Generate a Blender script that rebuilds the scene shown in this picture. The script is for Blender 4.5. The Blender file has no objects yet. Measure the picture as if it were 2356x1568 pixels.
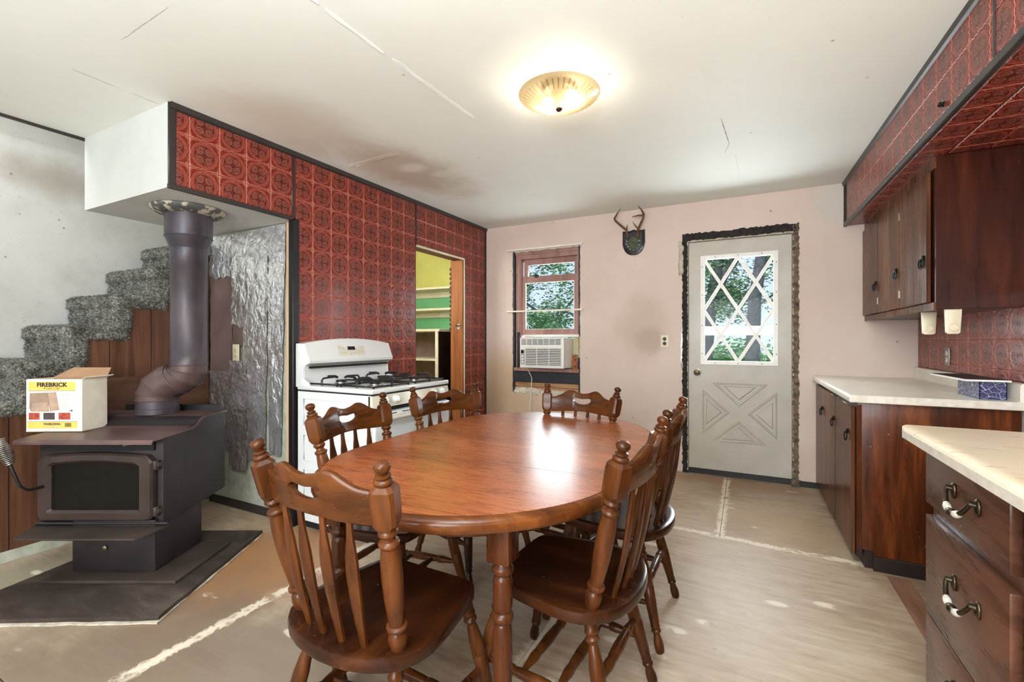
import bpy, bmesh, math, random
from mathutils import Vector, Matrix, noise

SC = bpy.context.scene
COL = SC.collection
PI = math.pi
RND = random.Random(7)

# ---------------------------------------------------------------- camera, world, lights
cam_d = bpy.data.cameras.new('camera')
cam = bpy.data.objects.new('camera', cam_d)
COL.objects.link(cam)
cam.location = (0, 0, 1.20)
cam.rotation_euler = (PI / 2, 0, math.radians(27.15))
cam_d.sensor_width = 36.0
cam_d.lens = 36.0 * 1047.0 / 2356.0
cam_d.shift_y = -2.0 / 2356.0
cam_d.clip_start = 0.02
SC.camera = cam

SC.view_settings.view_transform = 'Standard'
SC.view_settings.look = 'None'
SC.view_settings.gamma = 1.0
SC.view_settings.use_curve_mapping = False
SC.view_settings.exposure = 1.30

world = bpy.data.worlds.new('sky')
SC.world = world
world.use_nodes = True
wn = world.node_tree
wn.nodes.clear()
wo = wn.nodes.new('ShaderNodeOutputWorld')
wb = wn.nodes.new('ShaderNodeBackground')
wt = wn.nodes.new('ShaderNodeTexCoord')
ws = wn.nodes.new('ShaderNodeSeparateXYZ')
wr = wn.nodes.new('ShaderNodeValToRGB')
wn.links.new(wt.outputs['Generated'], ws.inputs[0])
wn.links.new(ws.outputs['Z'], wr.inputs[0])
wr.color_ramp.elements[0].position = 0.0
wr.color_ramp.elements[0].color = (0.72, 0.85, 1.0, 1)
wr.color_ramp.elements[1].position = 0.6
wr.color_ramp.elements[1].color = (0.56, 0.75, 1.0, 1)
wn.links.new(wr.outputs[0], wb.inputs['Color'])
wb.inputs['Strength'].default_value = 0.46
wn.links.new(wb.outputs[0], wo.inputs['Surface'])


def area_light(name, loc, rot, sx, sy, power, color):
    d = bpy.data.lights.new(name, 'AREA')
    d.shape = 'RECTANGLE'
    d.size = sx
    d.size_y = sy
    d.energy = power
    d.color = color
    o = bpy.data.objects.new(name, d)
    o.location = loc
    o.rotation_euler = rot
    COL.objects.link(o)
    return o


# area lamps added at two unseen front wall windows, standing in for daylight
area_light('front_fill_left', (-2.6, -2.35, 1.45), (PI / 2, 0, 0), 1.7, 1.3, 10, (0.90, 0.96, 1.0))
area_light('front_fill_right', (-0.2, -2.35, 1.45), (PI / 2, 0, 0), 1.7, 1.3, 60, (0.90, 0.96, 1.0))
# daylight at the window and the glazed door of the back wall
area_light('daylight_back_window', (-1.85, 4.75, 1.60), (-PI / 2, 0, 0), 0.62, 0.75, 6.5, (0.90, 0.96, 1.0))
area_light('daylight_back_door', (-0.06, 4.75, 1.47), (-PI / 2, 0, 0), 0.58, 0.95, 22, (0.90, 0.96, 1.0))
# the photographer's flash, bounced off the ceiling of the front half of the room
area_light('bounce_flash', (-0.15, -0.6, 1.75), (PI, 0, 0), 0.5, 0.5, 76, (0.86, 0.96, 1.06))
# sun on the trees outside, from behind the house
sun_d = bpy.data.lights.new('sun', 'SUN')
sun_d.energy = 1.0
sun_d.angle = 0.02
sun_d.color = (1.0, 0.96, 0.88)
sun_o = bpy.data.objects.new('sun', sun_d)
COL.objects.link(sun_o)
sun_o.rotation_euler = (math.radians(28), math.radians(-24), 0)
# unseen lamp added inside the pantry to brighten it
area_light('pantry_fill', (-3.25, 2.45, 1.9), (PI / 2, 0, 0), 0.6, 0.7, 9, (1.0, 0.98, 0.9))
# unseen area lamp high in the closed stairwell, shining down
area_light('stairwell_area_light', (-3.9, 0.1, 3.3), (0.35, 0, 0), 0.6, 1.2, 14, (0.95, 0.98, 1.0))


# ---------------------------------------------------------------- node helpers
def lin(c):
    c = c / 255.0
    return c / 12.92 if c <= 0.04045 else ((c + 0.055) / 1.055) ** 2.4


def rgb(r, g, b):
    return (lin(r), lin(g), lin(b), 1.0)


class S:
    """a float socket with arithmetic"""
    def __init__(s, m, sock):
        s.m, s.k = m, sock

    def op(s, o, b=None, c=None):
        return s.m.math(o, s, b, c)

    def __add__(s, b): return s.op('ADD', b)
    def __radd__(s, b): return s.op('ADD', b)
    def __sub__(s, b): return s.op('SUBTRACT', b)
    def __rsub__(s, b): return s.m.math('SUBTRACT', b, s)
    def __mul__(s, b): return s.op('MULTIPLY', b)
    def __rmul__(s, b): return s.op('MULTIPLY', b)
    def __truediv__(s, b): return s.op('DIVIDE', b)
    def abs(s): return s.op('ABSOLUTE')
    def max(s, b): return s.op('MAXIMUM', b)
    def min(s, b): return s.op('MINIMUM', b)
    def sin(s): return s.op('SINE')

    def ring(s, r, w):
        """1 on the line s == r, fading to 0 at distance w"""
        return (1.0 - ((s - r).abs() / w)).max(0.0)

    def step(s, a, b):
        n = s.m.node('MapRange')
        n.interpolation_type = 'SMOOTHSTEP'
        s.m.put(n.inputs[0], s)
        n.inputs[1].default_value, n.inputs[2].default_value = a, b
        return S(s.m, n.outputs[0])


class Mat:
    def __init__(s, name, base=(0.5, 0.5, 0.5, 1), rough=0.5, metal=0.0, coat=0.0, spec=0.5):
        s.m = bpy.data.materials.new(name)
        s.m.use_nodes = True
        s.nt = s.m.node_tree
        s.nt.nodes.clear()
        s.out = s.node('OutputMaterial')
        s.b = s.node('BsdfPrincipled')
        s.nt.links.new(s.b.outputs[0], s.out.inputs[0])
        s.b.inputs['Base Color'].default_value = base
        s.b.inputs['Roughness'].default_value = rough
        s.b.inputs['Metallic'].default_value = metal
        s.b.inputs['Coat Weight'].default_value = coat
        s.b.inputs['Coat Roughness'].default_value = 0.12
        s.b.inputs['Specular IOR Level'].default_value = spec

    def node(s, t):
        return s.nt.nodes.new('ShaderNode' + t)

    def put(s, inp, v):
        if isinstance(v, S):
            s.nt.links.new(v.k, inp)
        elif hasattr(v, 'is_output'):
            s.nt.links.new(v, inp)
        else:
            inp.default_value = v

    def math(s, o, a, b=None, c=None):
        n = s.node('Math')
        n.operation = o
        s.put(n.inputs[0], a)
        if b is not None: s.put(n.inputs[1], b)
        if c is not None: s.put(n.inputs[2], c)
        return S(s, n.outputs[0])

    def coord(s, kind='Object'):
        if kind == 'Position':
            return s.node('NewGeometry').outputs['Position']
        return s.node('TexCoord').outputs[kind]

    def map(s, vec, scale=(1, 1, 1), loc=(0, 0, 0), rot=(0, 0, 0)):
        n = s.node('Mapping')
        s.put(n.inputs[0], vec)
        n.inputs['Location'].default_value = loc
        n.inputs['Rotation'].default_value = rot
        n.inputs['Scale'].default_value = scale
        return n.outputs[0]

    def xyz(s, vec):
        n = s.node('SeparateXYZ')
        s.put(n.inputs[0], vec)
        return [S(s, n.outputs[i]) for i in range(3)]

    def noise(s, vec, scale=5, detail=4, rough=0.55, dist=0.0):
        n = s.node('TexNoise')
        s.put(n.inputs['Vector'], vec)
        n.inputs['Scale'].default_value = scale
        n.inputs['Detail'].default_value = detail
        n.inputs['Roughness'].default_value = rough
        n.inputs['Distortion'].default_value = dist
        return S(s, n.outputs[0])

    def voronoi(s, vec, scale=5, feature='F1'):
        n = s.node('TexVoronoi')
        n.feature = feature
        s.put(n.inputs['Vector'], vec)
        n.inputs['Scale'].default_value = scale
        return S(s, n.outputs[0])

    def ramp(s, f, stops):
        n = s.node('ValToRGB')
        s.put(n.inputs[0], f)
        e = n.color_ramp.elements
        e[0].position, e[0].color = stops[0]
        e[1].position, e[1].color = stops[-1]
        for p, c in stops[1:-1]:
            q = e.new(p)
            q.color = c
        return n.outputs[0]

    def mix(s, f, a, b):
        n = s.node('Mix')
        n.data_type = 'RGBA'
        s.put(n.inputs[0], f)
        s.put(n.inputs[6], a)
        s.put(n.inputs[7], b)
        return n.outputs[2]

    def bump(s, h, strength=0.3, dist=0.01):
        n = s.node('Bump')
        n.inputs['Strength'].default_value = strength
        n.inputs['Distance'].default_value = dist
        s.put(n.inputs['Height'], h)
        s.nt.links.new(n.outputs[0], s.b.inputs['Normal'])

    def color(s, c): s.put(s.b.inputs['Base Color'], c)
    def rough(s, r): s.put(s.b.inputs['Roughness'], r)


def plain(name, c, rough=0.5, metal=0.0, coat=0.0, vary=0.08, scale=9, bump=0.0):
    """a paint with a little wear so that nothing is perfectly flat"""
    m = Mat(name, c, rough, metal, coat)
    n = m.noise(m.coord(), scale, 5, 0.6)
    d = tuple(x * (1 - vary * 2.2) for x in c[:3]) + (1,)
    l = tuple(min(1, x * (1 + vary)) for x in c[:3]) + (1,)
    m.color(m.ramp(n, [(0.3, d), (0.7, l)]))
    if bump:
        m.bump(m.noise(m.coord(), scale * 8, 4), bump, 0.004)
    return m.m


def wood(name, dark, mid, light, axis='z', fine=26, stretch=0.07, rough=0.35, coat=0.3, figure=0.6, speck=0.0, seed=0.0):
    m = Mat(name, mid, rough, 0, coat * 0.25, 0.18)
    sc = [1, 1, 1]
    sc['xyz'.index(axis)] = stretch
    v = m.map(m.coord(), tuple(sc), (seed, seed * 1.7, seed * 0.6))
    g = m.noise(v, fine, 6, 0.65, 0.4)
    f = m.noise(v, fine * 0.22, 3, 0.5, figure)
    t = g * 0.55 + f * 0.45
    c = m.ramp(t, [(0.34, dark), (0.5, mid), (0.66, light)])
    if speck:
        w = m.noise(m.coord(), 60, 3, 0.5)
        w2 = m.noise(m.coord(), 5, 2, 0.5)
        k = w.step(0.70, 0.76) * w2.step(0.45, 0.65) * speck
        c = m.mix(k, c, rgb(205, 185, 165))
    m.color(c)
    m.rough(g * 0.2 + (rough - 0.1))
    m.bump(g, 0.05, 0.003)
    return m.m


# ---------------------------------------------------------------- geometry helpers
class B:
    def __init__(s):
        s.bm = bmesh.new()

    def box(s, x0, x1, y0, y1, z0, z1, bev=0.0, seg=1):
        if x0 > x1: x0, x1 = x1, x0
        if y0 > y1: y0, y1 = y1, y0
        if z0 > z1: z0, z1 = z1, z0
        vs = [s.bm.verts.new((x, y, z)) for x in (x0, x1) for y in (y0, y1) for z in (z0, z1)]
        fs = [s.bm.faces.new([vs[i] for i in q]) for q in
              ((0, 1, 3, 2), (4, 6, 7, 5), (0, 4, 5, 1), (2, 3, 7, 6), (0, 2, 6, 4), (1, 5, 7, 3))]
        if bev:
            es = list({e for f in fs for e in f.edges})
            bmesh.ops.bevel(s.bm, geom=es, offset=bev, segments=seg, affect='EDGES', profile=0.5)
        return s

    def xbox(s, size, mat, bev=0.0):
        n0 = set(s.bm.verts)
        x, y, z = [k / 2 for k in size]
        s.box(-x, x, -y, y, -z, z, bev)
        for v in s.bm.verts:
            if v not in n0:
                v.co = mat @ v.co
        return s

    def frame(s, x0, x1, z0, z1, l, r, bt, tp, y0, y1):
        """a rectangular frame in the xz plane, one closed ring"""
        def R(a, c, d, e, y): return [(a, y, d), (c, y, d), (c, y, e), (a, y, e)]
        i = (x0 + l, x1 - r, z0 + bt, z1 - tp)
        k = 0.002
        return s.rings([R(x0, x1, z0, z1, y1), R(x0, x1, z0, z1, y0 + k), R(x0 + k, x1 - k, z0 + k, z1 - k, y0),
                        R(i[0] - k, i[1] + k, i[2] - k, i[3] + k, y0), R(*i, y0 + k), R(*i, y1)], closed=True)

    def poly(s, pts):
        s.bm.faces.new([s.bm.verts.new(p) for p in pts])
        return s

    def rings(s, rings, cap0=True, cap1=True, closed=False):
        vv = [[s.bm.verts.new(p) for p in r] for r in rings]
        n = len(vv[0])
        m = len(vv)
        for i in range(m if closed else m - 1):
            a, b = vv[i], vv[(i + 1) % m]
            for j in range(n):
                k = (j + 1) % n
                s.bm.faces.new((a[j], a[k], b[k], b[j]))
        if not closed:
            if cap0: s.bm.faces.new(list(reversed(vv[0])))
            if cap1: s.bm.faces.new(vv[-1])
        return s

    def lathe(s, prof, seg=16, mat=None, cap0=True, cap1=True):
        mat = mat or Matrix.Identity(4)
        rr = []
        for r, z in prof:
            rr.append([mat @ Vector((r * math.cos(2 * PI * j / seg), r * math.sin(2 * PI * j / seg), z)) for j in range(seg)])
        return s.rings(rr, cap0, cap1)

    def between(s, a, b, prof, seg=14):
        """a turned member: profile (radius, fraction of the length) from a to b"""
        a, b = Vector(a), Vector(b)
        L = (b - a).length
        q = (b - a).to_track_quat('Z', 'Y').to_matrix().to_4x4()
        return s.lathe([(r, t * L) for r, t in prof], seg, Matrix.Translation(a) @ q)

    def tube(s, pts, r, seg=8, closed=False, caps=True):
        pts = [Vector(p) for p in pts]
        n = len(pts)
        rs = r if isinstance(r, (list, tuple)) else [r] * n
        up = None
        rr = []
        for i in range(n):
            if closed:
                t = (pts[(i + 1) % n] - pts[i - 1])
            else:
                t = pts[min(i + 1, n - 1)] - pts[max(i - 1, 0)]
            t.normalize()
            if up is None:
                up = Vector((0, 0, 1)) if abs(t.z) < 0.9 else Vector((1, 0, 0))
            u = (up - t * up.dot(t)).normalized()
            w = t.cross(u)
            up = u
            rr.append([pts[i] + (u * math.cos(2 * PI * j / seg) + w * math.sin(2 * PI * j / seg)) * rs[i] for j in range(seg)])
        return s.rings(rr, caps, caps, closed)

    def prism(s, outline, d0, d1, axis='y', bev=0.0):
        def P(u, v, d):
            return {'y': (u, d, v), 'x': (d, u, v), 'z': (u, v, d)}[axis]
        a = [s.bm.verts.new(P(u, v, d0)) for u, v in outline]
        b = [s.bm.verts.new(P(u, v, d1)) for u, v in outline]
        n = len(a)
        fs = [s.bm.faces.new(a), s.bm.faces.new(list(reversed(b)))]
        for i in range(n):
            k = (i + 1) % n
            fs.append(s.bm.faces.new((a[k], a[i], b[i], b[k])))
        if bev:
            es = list({e for f in fs[:2] for e in f.edges})
            bmesh.ops.bevel(s.bm, geom=es, offset=bev, segments=2, affect='EDGES', profile=0.5)
        return s

    def sphere(s, c, r, sx=1, sy=1, sz=1, u=12, v=8):
        prof = [(r * math.sin(PI * i / v), -r * math.cos(PI * i / v)) for i in range(v + 1)]
        prof[0] = (r * 0.02, -r)
        prof[-1] = (r * 0.02, r)
        m = Matrix.Translation(c) @ Matrix.Diagonal((sx, sy, sz, 1))
        return s.lathe(prof, u, m)

    def grid(s, nx, ny, fn):
        vv = [[s.bm.verts.new(fn(i / nx, j / ny)) for i in range(nx + 1)] for j in range(ny + 1)]
        for j in range(ny):
            for i in range(nx):
                s.bm.faces.new((vv[j][i], vv[j][i + 1], vv[j + 1][i + 1], vv[j + 1][i]))
        return s

    def mesh(s, name, mat, sharp=38):
        bmesh.ops.recalc_face_normals(s.bm, faces=s.bm.faces)
        me = bpy.data.meshes.new(name)
        s.bm.to_mesh(me)
        s.bm.free()
        if mat: me.materials.append(mat)
        for p in me.polygons: p.use_smooth = True
        me.set_sharp_from_angle(angle=math.radians(sharp))
        return me

    def make(s, name, mat, parent=None, sharp=38, world=False):
        """link as ONE object; world=True: the mesh is in world space, moved into its parent's space"""
        me = s.mesh(name, mat, sharp)
        o = bpy.data.objects.new(name, me)
        COL.objects.link(o)
        if parent:
            o.parent = parent
            if world:
                me.transform(chain(parent).inverted())
        return o


def chain(o):
    m = o.matrix_basis.copy()
    while o.parent:
        o = o.parent
        m = o.matrix_basis @ m
    return m


def tag(o, label=None, cat=None, group=None, kind=None):
    if label: o['label'] = label
    if cat: o['category'] = cat
    if group: o['group'] = group
    if kind: o['kind'] = kind
    return o


def thing(name, label, cat, loc=(0, 0, 0), rz=0.0, group=None):
    o = bpy.data.objects.new(name, None)
    o.empty_display_size = 0.1
    COL.objects.link(o)
    o.location = loc
    o.rotation_euler = (0, 0, rz)
    return tag(o, label, cat, group)


def place(me, name, parent, loc, rot=(0, 0, 0), scale=(1, 1, 1)):
    o = bpy.data.objects.new(name, me)
    COL.objects.link(o)
    o.parent = parent
    o.location = loc
    o.rotation_euler = rot
    o.scale = scale
    return o


def dup(root, loc, rz, label):
    """a copy of a thing with copies of its parts and sub-parts"""
    r = root.copy()
    COL.objects.link(r)
    r.location = loc
    r.rotation_euler = (0, 0, rz)
    r['label'] = label
    for ch in list(root.children):
        c = ch.copy()
        COL.objects.link(c)
        c.parent = r
        for g in list(ch.children):
            d = g.copy()
            COL.objects.link(d)
            d.parent = c
    return r


def struct(o, label=None):
    o['kind'] = 'structure'
    if label: o['label'] = label
    return o


# ---------------------------------------------------------------- materials
def floor_material():
    m = Mat('plywood_floor', rough=0.6)
    p = m.coord('Position')
    x, y, z = m.xyz(p)
    v = m.map(p, (0.35, 2.2, 1))
    g = m.noise(v, 14, 7, 0.65, 0.8)
    f = m.noise(p, 1.3, 4, 0.6, 0.5)
    c = m.ramp(g * 0.5 + f * 0.5, [(0.32, rgb(130, 106, 84)), (0.48, rgb(170, 148, 124)), (0.66, rgb(192, 175, 154))])
    # orange brown burn and grease stain beside the hearth pad, tan patch near the back door
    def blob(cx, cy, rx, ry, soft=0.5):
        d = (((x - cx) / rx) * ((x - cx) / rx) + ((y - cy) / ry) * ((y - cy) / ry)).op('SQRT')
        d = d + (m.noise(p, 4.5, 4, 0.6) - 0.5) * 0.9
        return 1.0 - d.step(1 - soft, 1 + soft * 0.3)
    c = m.mix(blob(-2.35, 1.5, 0.62, 0.62) * 0.85, c, rgb(148, 98, 52))
    c = m.mix(blob(0.2, 3.35, 0.5, 0.42) * 0.55, c, rgb(160, 128, 92))
    c = m.mix(blob(0.0, 4.25, 0.7, 0.2) * 0.6, c, rgb(150, 112, 84))
    c = m.mix(blob(-3.2, 0.95, 0.3, 0.5) * 0.6, c, rgb(140, 138, 118))
    c = m.mix(blob(-1.7, 0.7, 1.2, 0.9) * 0.8, c, rgb(116, 100, 86))  # grime and shade together, put into the near-left floor colour
    # white filler smeared over the sheet joints
    fn = m.noise(p, 7, 5, 0.7)
    fe = m.noise(p, 28, 3, 0.6)
    def seam(d, lo=None, hi=None, along=None):
        k = 1.0 - (d.abs() + (fe - 0.5) * 0.04 + (fn - 0.5) * 0.09).step(0.018, 0.034)
        if lo is not None:
            k = k * along.step(lo, lo + 0.03) * (1.0 - along.step(hi - 0.03, hi))
        return k
    s = seam(y - 3.05 + x * 0.05)
    s = s.max(seam(x + 0.14, 3.06, 4.40, y))
    s = s.max(seam(x + 1.97, 0.4, 3.0, y)) .max(seam(x + 0.75, 1.0, 3.0, y) * 0.6)
    s = s * fn.step(0.36, 0.5)
    c = m.mix(s * 0.85, c, rgb(226, 212, 190))
    # paint and filler spots, dark specks
    vo = m.voronoi(m.map(p, (1.0, 2.4, 1)), 2.6)
    c = m.mix((1.0 - vo.step(0.10, 0.17)) * fn.step(0.42, 0.55) * 0.75, c, rgb(230, 218, 200))
    vd = m.voronoi(m.map(p, (1, 2.0, 1)), 9)
    c = m.mix((1.0 - vd.step(0.05, 0.09)) * fn.step(0.5, 0.6) * 0.7, c, rgb(86, 66, 50))
    m.color(c)
    m.rough(g * 0.25 + 0.36)
    m.bump(g + s * 0.5, 0.15, 0.004)
    return m.m


def wall_pink_material():
    m = Mat('pink_wall_paint', rough=0.62)
    p = m.coord('Position')
    x, y, z = m.xyz(p)
    n = m.noise(p, 1.6, 4, 0.6)
    c = m.ramp(n, [(0.3, rgb(207, 186, 173)), (0.7, rgb(218, 198, 187))])
    def blob(cx, cz, rx, rz, col, k, nz=0.9, sc=3.5):
        nonlocal c
        d = (((x - cx) / rx) * ((x - cx) / rx) + ((z - cz) / rz) * ((z - cz) / rz)).op('SQRT')
        d = d + (m.noise(p, sc, 5, 0.62) - 0.5) * nz
        c = m.mix((1.0 - d.step(0.35, 1.1)) * k, c, col)
    blob(-0.86, 1.30, 0.30, 0.40, rgb(190, 164, 146), 0.55)
    blob(-0.80, 1.20, 0.16, 0.16, rgb(168, 146, 130), 0.5)
    blob(-2.45, 0.70, 0.55, 0.55, rgb(178, 150, 112), 0.75)
    blob(-1.9, 0.45, 0.6, 0.3, rgb(206, 180, 150), 0.5)
    blob(0.62, 2.30, 0.17, 0.22, rgb(204, 196, 184), 0.9, 0.6, 5)
    blob(0.45, 0.10, 0.30, 0.30, rgb(190, 160, 140), 0.35)
    sp = m.voronoi(p, 7.5)
    sp2 = m.noise(p, 2.1, 3, 0.5)
    c = m.mix((1.0 - sp.step(0.045, 0.075)) * sp2.step(0.48, 0.58) * 0.65, c, rgb(110, 84, 74))
    sc = m.noise(m.map(p, (9, 1, 1.5)), 6, 5, 0.7, 1.5)
    c = m.mix(sc.step(0.70, 0.74) * 0.25, c, rgb(150, 120, 110))
    m.color(c)
    m.bump(m.noise(p, 60, 4) * 0.3 + m.noise(p, 4, 3), 0.10, 0.01)
    return m.m


def ceiling_material():
    m = Mat('ceiling_paint', rough=0.7)
    p = m.coord('Position')
    x, y, z = m.xyz(p)
    n = m.noise(p, 0.9, 4, 0.55)
    c = m.ramp(n, [(0.3, rgb(226, 228, 220)), (0.7, rgb(234, 236, 229))])
    def blob(cx, cy, rx, ry, col, k, nz=1.0):
        nonlocal c
        d = (((x - cx) / rx) * ((x - cx) / rx) + ((y - cy) / ry) * ((y - cy) / ry)).op('SQRT')
        d = d + (m.noise(p, 2.6, 5, 0.6, 0.6) - 0.5) * nz
        c = m.mix((1.0 - d.step(0.3, 1.1)) * k, c, col)
    blob(-2.15, 2.65, 0.42, 0.75, rgb(176, 152, 128), 0.7)
    blob(-2.25, 1.75, 0.40, 0.60, rgb(202, 184, 164), 0.55)
    blob(-2.1, 2.55, 0.14, 0.10, rgb(222, 216, 206), 0.9, 0.5)
    blob(-1.98, 2.75, 0.12, 0.09, rgb(220, 214, 204), 0.8, 0.5)
    sp = m.voronoi(p, 5.5)
    c = m.mix((1.0 - sp.step(0.03, 0.055)) * m.noise(p, 2, 3).step(0.46, 0.55) * 0.6, c, rgb(120, 104, 90))
    m.color(c)
    m.bump(m.noise(p, 1.5, 3) + m.noise(p, 40, 4) * 0.12, 0.12, 0.02)
    return m.m


def stair_wall_material():
    m = Mat('scuffed_white_wall', rough=0.6)
    p = m.coord('Position')
    n = m.noise(p, 1.4, 5, 0.6)
    c = m.ramp(n, [(0.32, rgb(184, 184, 178)), (0.6, rgb(206, 207, 203))])
    x, y, z = m.xyz(p)
    d = (((y - 1.3) / 0.5) * ((y - 1.3) / 0.5) + ((z - 2.3) / 0.18) * ((z - 2.3) / 0.18)).op('SQRT') + (n - 0.5) * 2.0
    c = m.mix((1.0 - d.step(0.2, 1.1)) * 0.6, c, rgb(142, 126, 108))
    c = m.mix(m.noise(p, 3.2, 4, 0.6).step(0.5, 0.75) * 0.3, c, rgb(170, 166, 152))
    s = m.noise(m.map(p, (1, 3.5, 9), rot=(0.6, 0, 0)), 6, 5, 0.75, 2.0)
    c = m.mix(s.step(0.63, 0.67) * 0.6, c, rgb(112, 106, 98))
    v = m.voronoi(p, 9)
    c = m.mix((1.0 - v.step(0.05, 0.08)) * n.step(0.5, 0.6) * 0.6, c, rgb(80, 74, 68))
    m.color(c)
    m.bump(m.noise(p, 30, 4), 0.08, 0.01)
    return m.m


def tile_material(name, base, inner, line, rough=0.27):
    m = Mat(name, base, rough, 0, 0.08, 0.32)
    uv = m.coord('UV')
    u, v, _ = m.xyz(uv)
    px, py = (u - 0.5) * 2.0, (v - 0.5) * 2.0
    ax, ay = px.abs(), py.abs()
    r = (px * px + py * py).op('SQRT')
    th = m.math('ARCTAN2', py, px)
    wob = (th * 16.0).sin() * 0.012
    lines = ((r + wob).ring(0.88, 0.028)).max((r + wob).ring(0.80, 0.026) * 0.8).max(r.ring(0.72, 0.03) * 0.6)
    qx, qy = (ax - 0.30), (ay - 0.30)
    q = (qx * qx + qy * qy).op('SQRT')
    scroll = q.ring(0.21, 0.045).max(q.ring(0.10, 0.045) * 0.8).max(((th * 4.0).sin() * 0.10 + 0.50 - r).ring(0.0, 0.05) * 0.7)
    scroll = scroll * (1.0 - r.step(0.60, 0.66))
    e = ax.max(ay)
    al = ax.min(ay)
    wv = (al * 19.0).sin() * 0.016
    chain_ = (e + wv).ring(0.955, 0.028).max((e - wv).ring(0.905, 0.022) * al.step(0.3, 0.55) * 0.5)
    kx, ky = (1.0 - ax), (1.0 - ay)
    k = (kx * kx + ky * ky).op('SQRT')
    knot = (k.ring(0.13, 0.04)).max(k.ring(0.24, 0.03) * 0.8)
    bright = chain_.max(knot)
    disc = 1.0 - r.step(0.64, 0.70)
    halo = (1.0 - r.step(0.86, 0.92)) * (1.0 - disc)
    p = m.coord('Position')
    n = m.noise(p, 30, 4, 0.6)
    c = m.mix(n, tuple(x * 0.8 for x in base[:3]) + (1,), tuple(x * 1.15 for x in base[:3]) + (1,))
    c = m.mix(halo * 0.22, c, rgb(150, 54, 38))
    c = m.mix(disc * 0.8, c, inner)
    c = m.mix(lines * 0.45, c, line)
    c = m.mix(scroll * 0.38, c, line)
    c = m.mix(bright * 0.9, c, line)
    m.color(c)
    m.rough(n * 0.12 + (rough - 0.05))
    m.bump(lines * 0.6 + scroll * 0.6 + bright + n * 0.15, 0.30, 0.002)
    return m.m


def carpet_material():
    m = Mat('shag_carpet', rough=0.95)
    p = m.coord('Position')
    a = m.noise(p, 85, 3, 0.7)
    b = m.noise(p, 14, 4, 0.6)
    c = m.ramp(a * 0.65 + b * 0.35, [(0.38, rgb(34, 33, 28)), (0.50, rgb(96, 95, 85)), (0.63, rgb(168, 167, 157))])
    m.color(c)
    m.b.inputs['Sheen Weight'].default_value = 0.3
    m.bump(a + b * 0.6, 0.9, 0.012)
    return m.m


def foil_material(name, col, rough):
    m = Mat(name, col, rough, 0.85)
    p = m.coord('Position')
    n = m.noise(p, 9, 4, 0.6, 1.5)
    w = m.noise(p, 11, 4, 0.6)
    q = m.map(p, (1.0, 1.0, 0.6))
    qq = m.node('VectorMath')
    qq.operation = 'ADD'
    m.put(qq.inputs[0], q)
    nz = m.node('TexNoise')
    m.put(nz.inputs['Vector'], p)
    nz.inputs['Scale'].default_value = 9
    sc = m.node('VectorMath')
    sc.operation = 'SCALE'
    m.put(sc.inputs[0], nz.outputs['Color'])
    sc.inputs['Scale'].default_value = 0.12
    m.nt.links.new(sc.outputs[0], qq.inputs[1])
    v = m.voronoi(qq.outputs[0], 13, 'DISTANCE_TO_EDGE').min(0.25)
    v2 = m.voronoi(qq.outputs[0], 38, 'DISTANCE_TO_EDGE').min(0.2)
    m.color(m.ramp(n, [(0.3, tuple(x * 0.78 for x in col[:3]) + (1,)), (0.7, col)]))
    m.rough(w * 0.25 + rough * 0.55)
    m.bump(v * 1.6 + v2 * 0.7 + w * 0.5, 0.75, 0.012)
    return m.m


def stove_material(name, c1, c2, rough=0.5):
    m = Mat(name, c1, rough, 0.25)
    p = m.coord()
    n = m.noise(p, 3.5, 5, 0.6)
    c = m.ramp(n, [(0.35, c1), (0.68, c2)])
    s = m.noise(p, 34, 4, 0.7)
    c = m.mix(s.step(0.70, 0.76) * 0.35, c, rgb(150, 130, 124))
    m.color(c)
    m.rough(n * 0.25 + rough - 0.12)
    m.bump(m.noise(p, 90, 3), 0.08, 0.003)
    return m.m


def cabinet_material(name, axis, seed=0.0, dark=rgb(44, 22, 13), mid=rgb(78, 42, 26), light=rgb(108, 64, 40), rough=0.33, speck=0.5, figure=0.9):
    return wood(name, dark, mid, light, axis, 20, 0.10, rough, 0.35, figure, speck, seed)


def laminate_table():
    m = Mat('table_laminate', rough=0.22)
    v = m.map(m.coord(), (0.06, 1.0, 1.0), rot=(0, 0, 0.16))
    g = m.noise(v, 95, 5, 0.65, 0.2)
    f = m.noise(v, 7, 3, 0.5, 0.8)
    c = m.ramp(g * 0.6 + f * 0.4, [(0.36, rgb(112, 54, 25)), (0.5, rgb(146, 77, 38)), (0.64, rgb(166, 94, 50))])
    sc = m.noise(m.map(m.coord(), (3, 12, 1), rot=(0, 0, 0.7)), 7, 5, 0.75, 1.5)
    c = m.mix(sc.step(0.70, 0.73) * 0.25, c, rgb(205, 150, 120))
    m.color(c)
    m.b.inputs['Coat Weight'].default_value = 0.4
    m.b.inputs['Coat Roughness'].default_value = 0.27
    m.rough(g * 0.16 + 0.2)
    return m.m


def leaf_material(name, a, b):
    m = Mat(name, a, 0.6)
    oi = m.noise(m.coord('Position'), 3.0, 3, 0.6)
    m.color(m.ramp(oi, [(0.35, a), (0.65, b)]))
    return m.m


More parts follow.
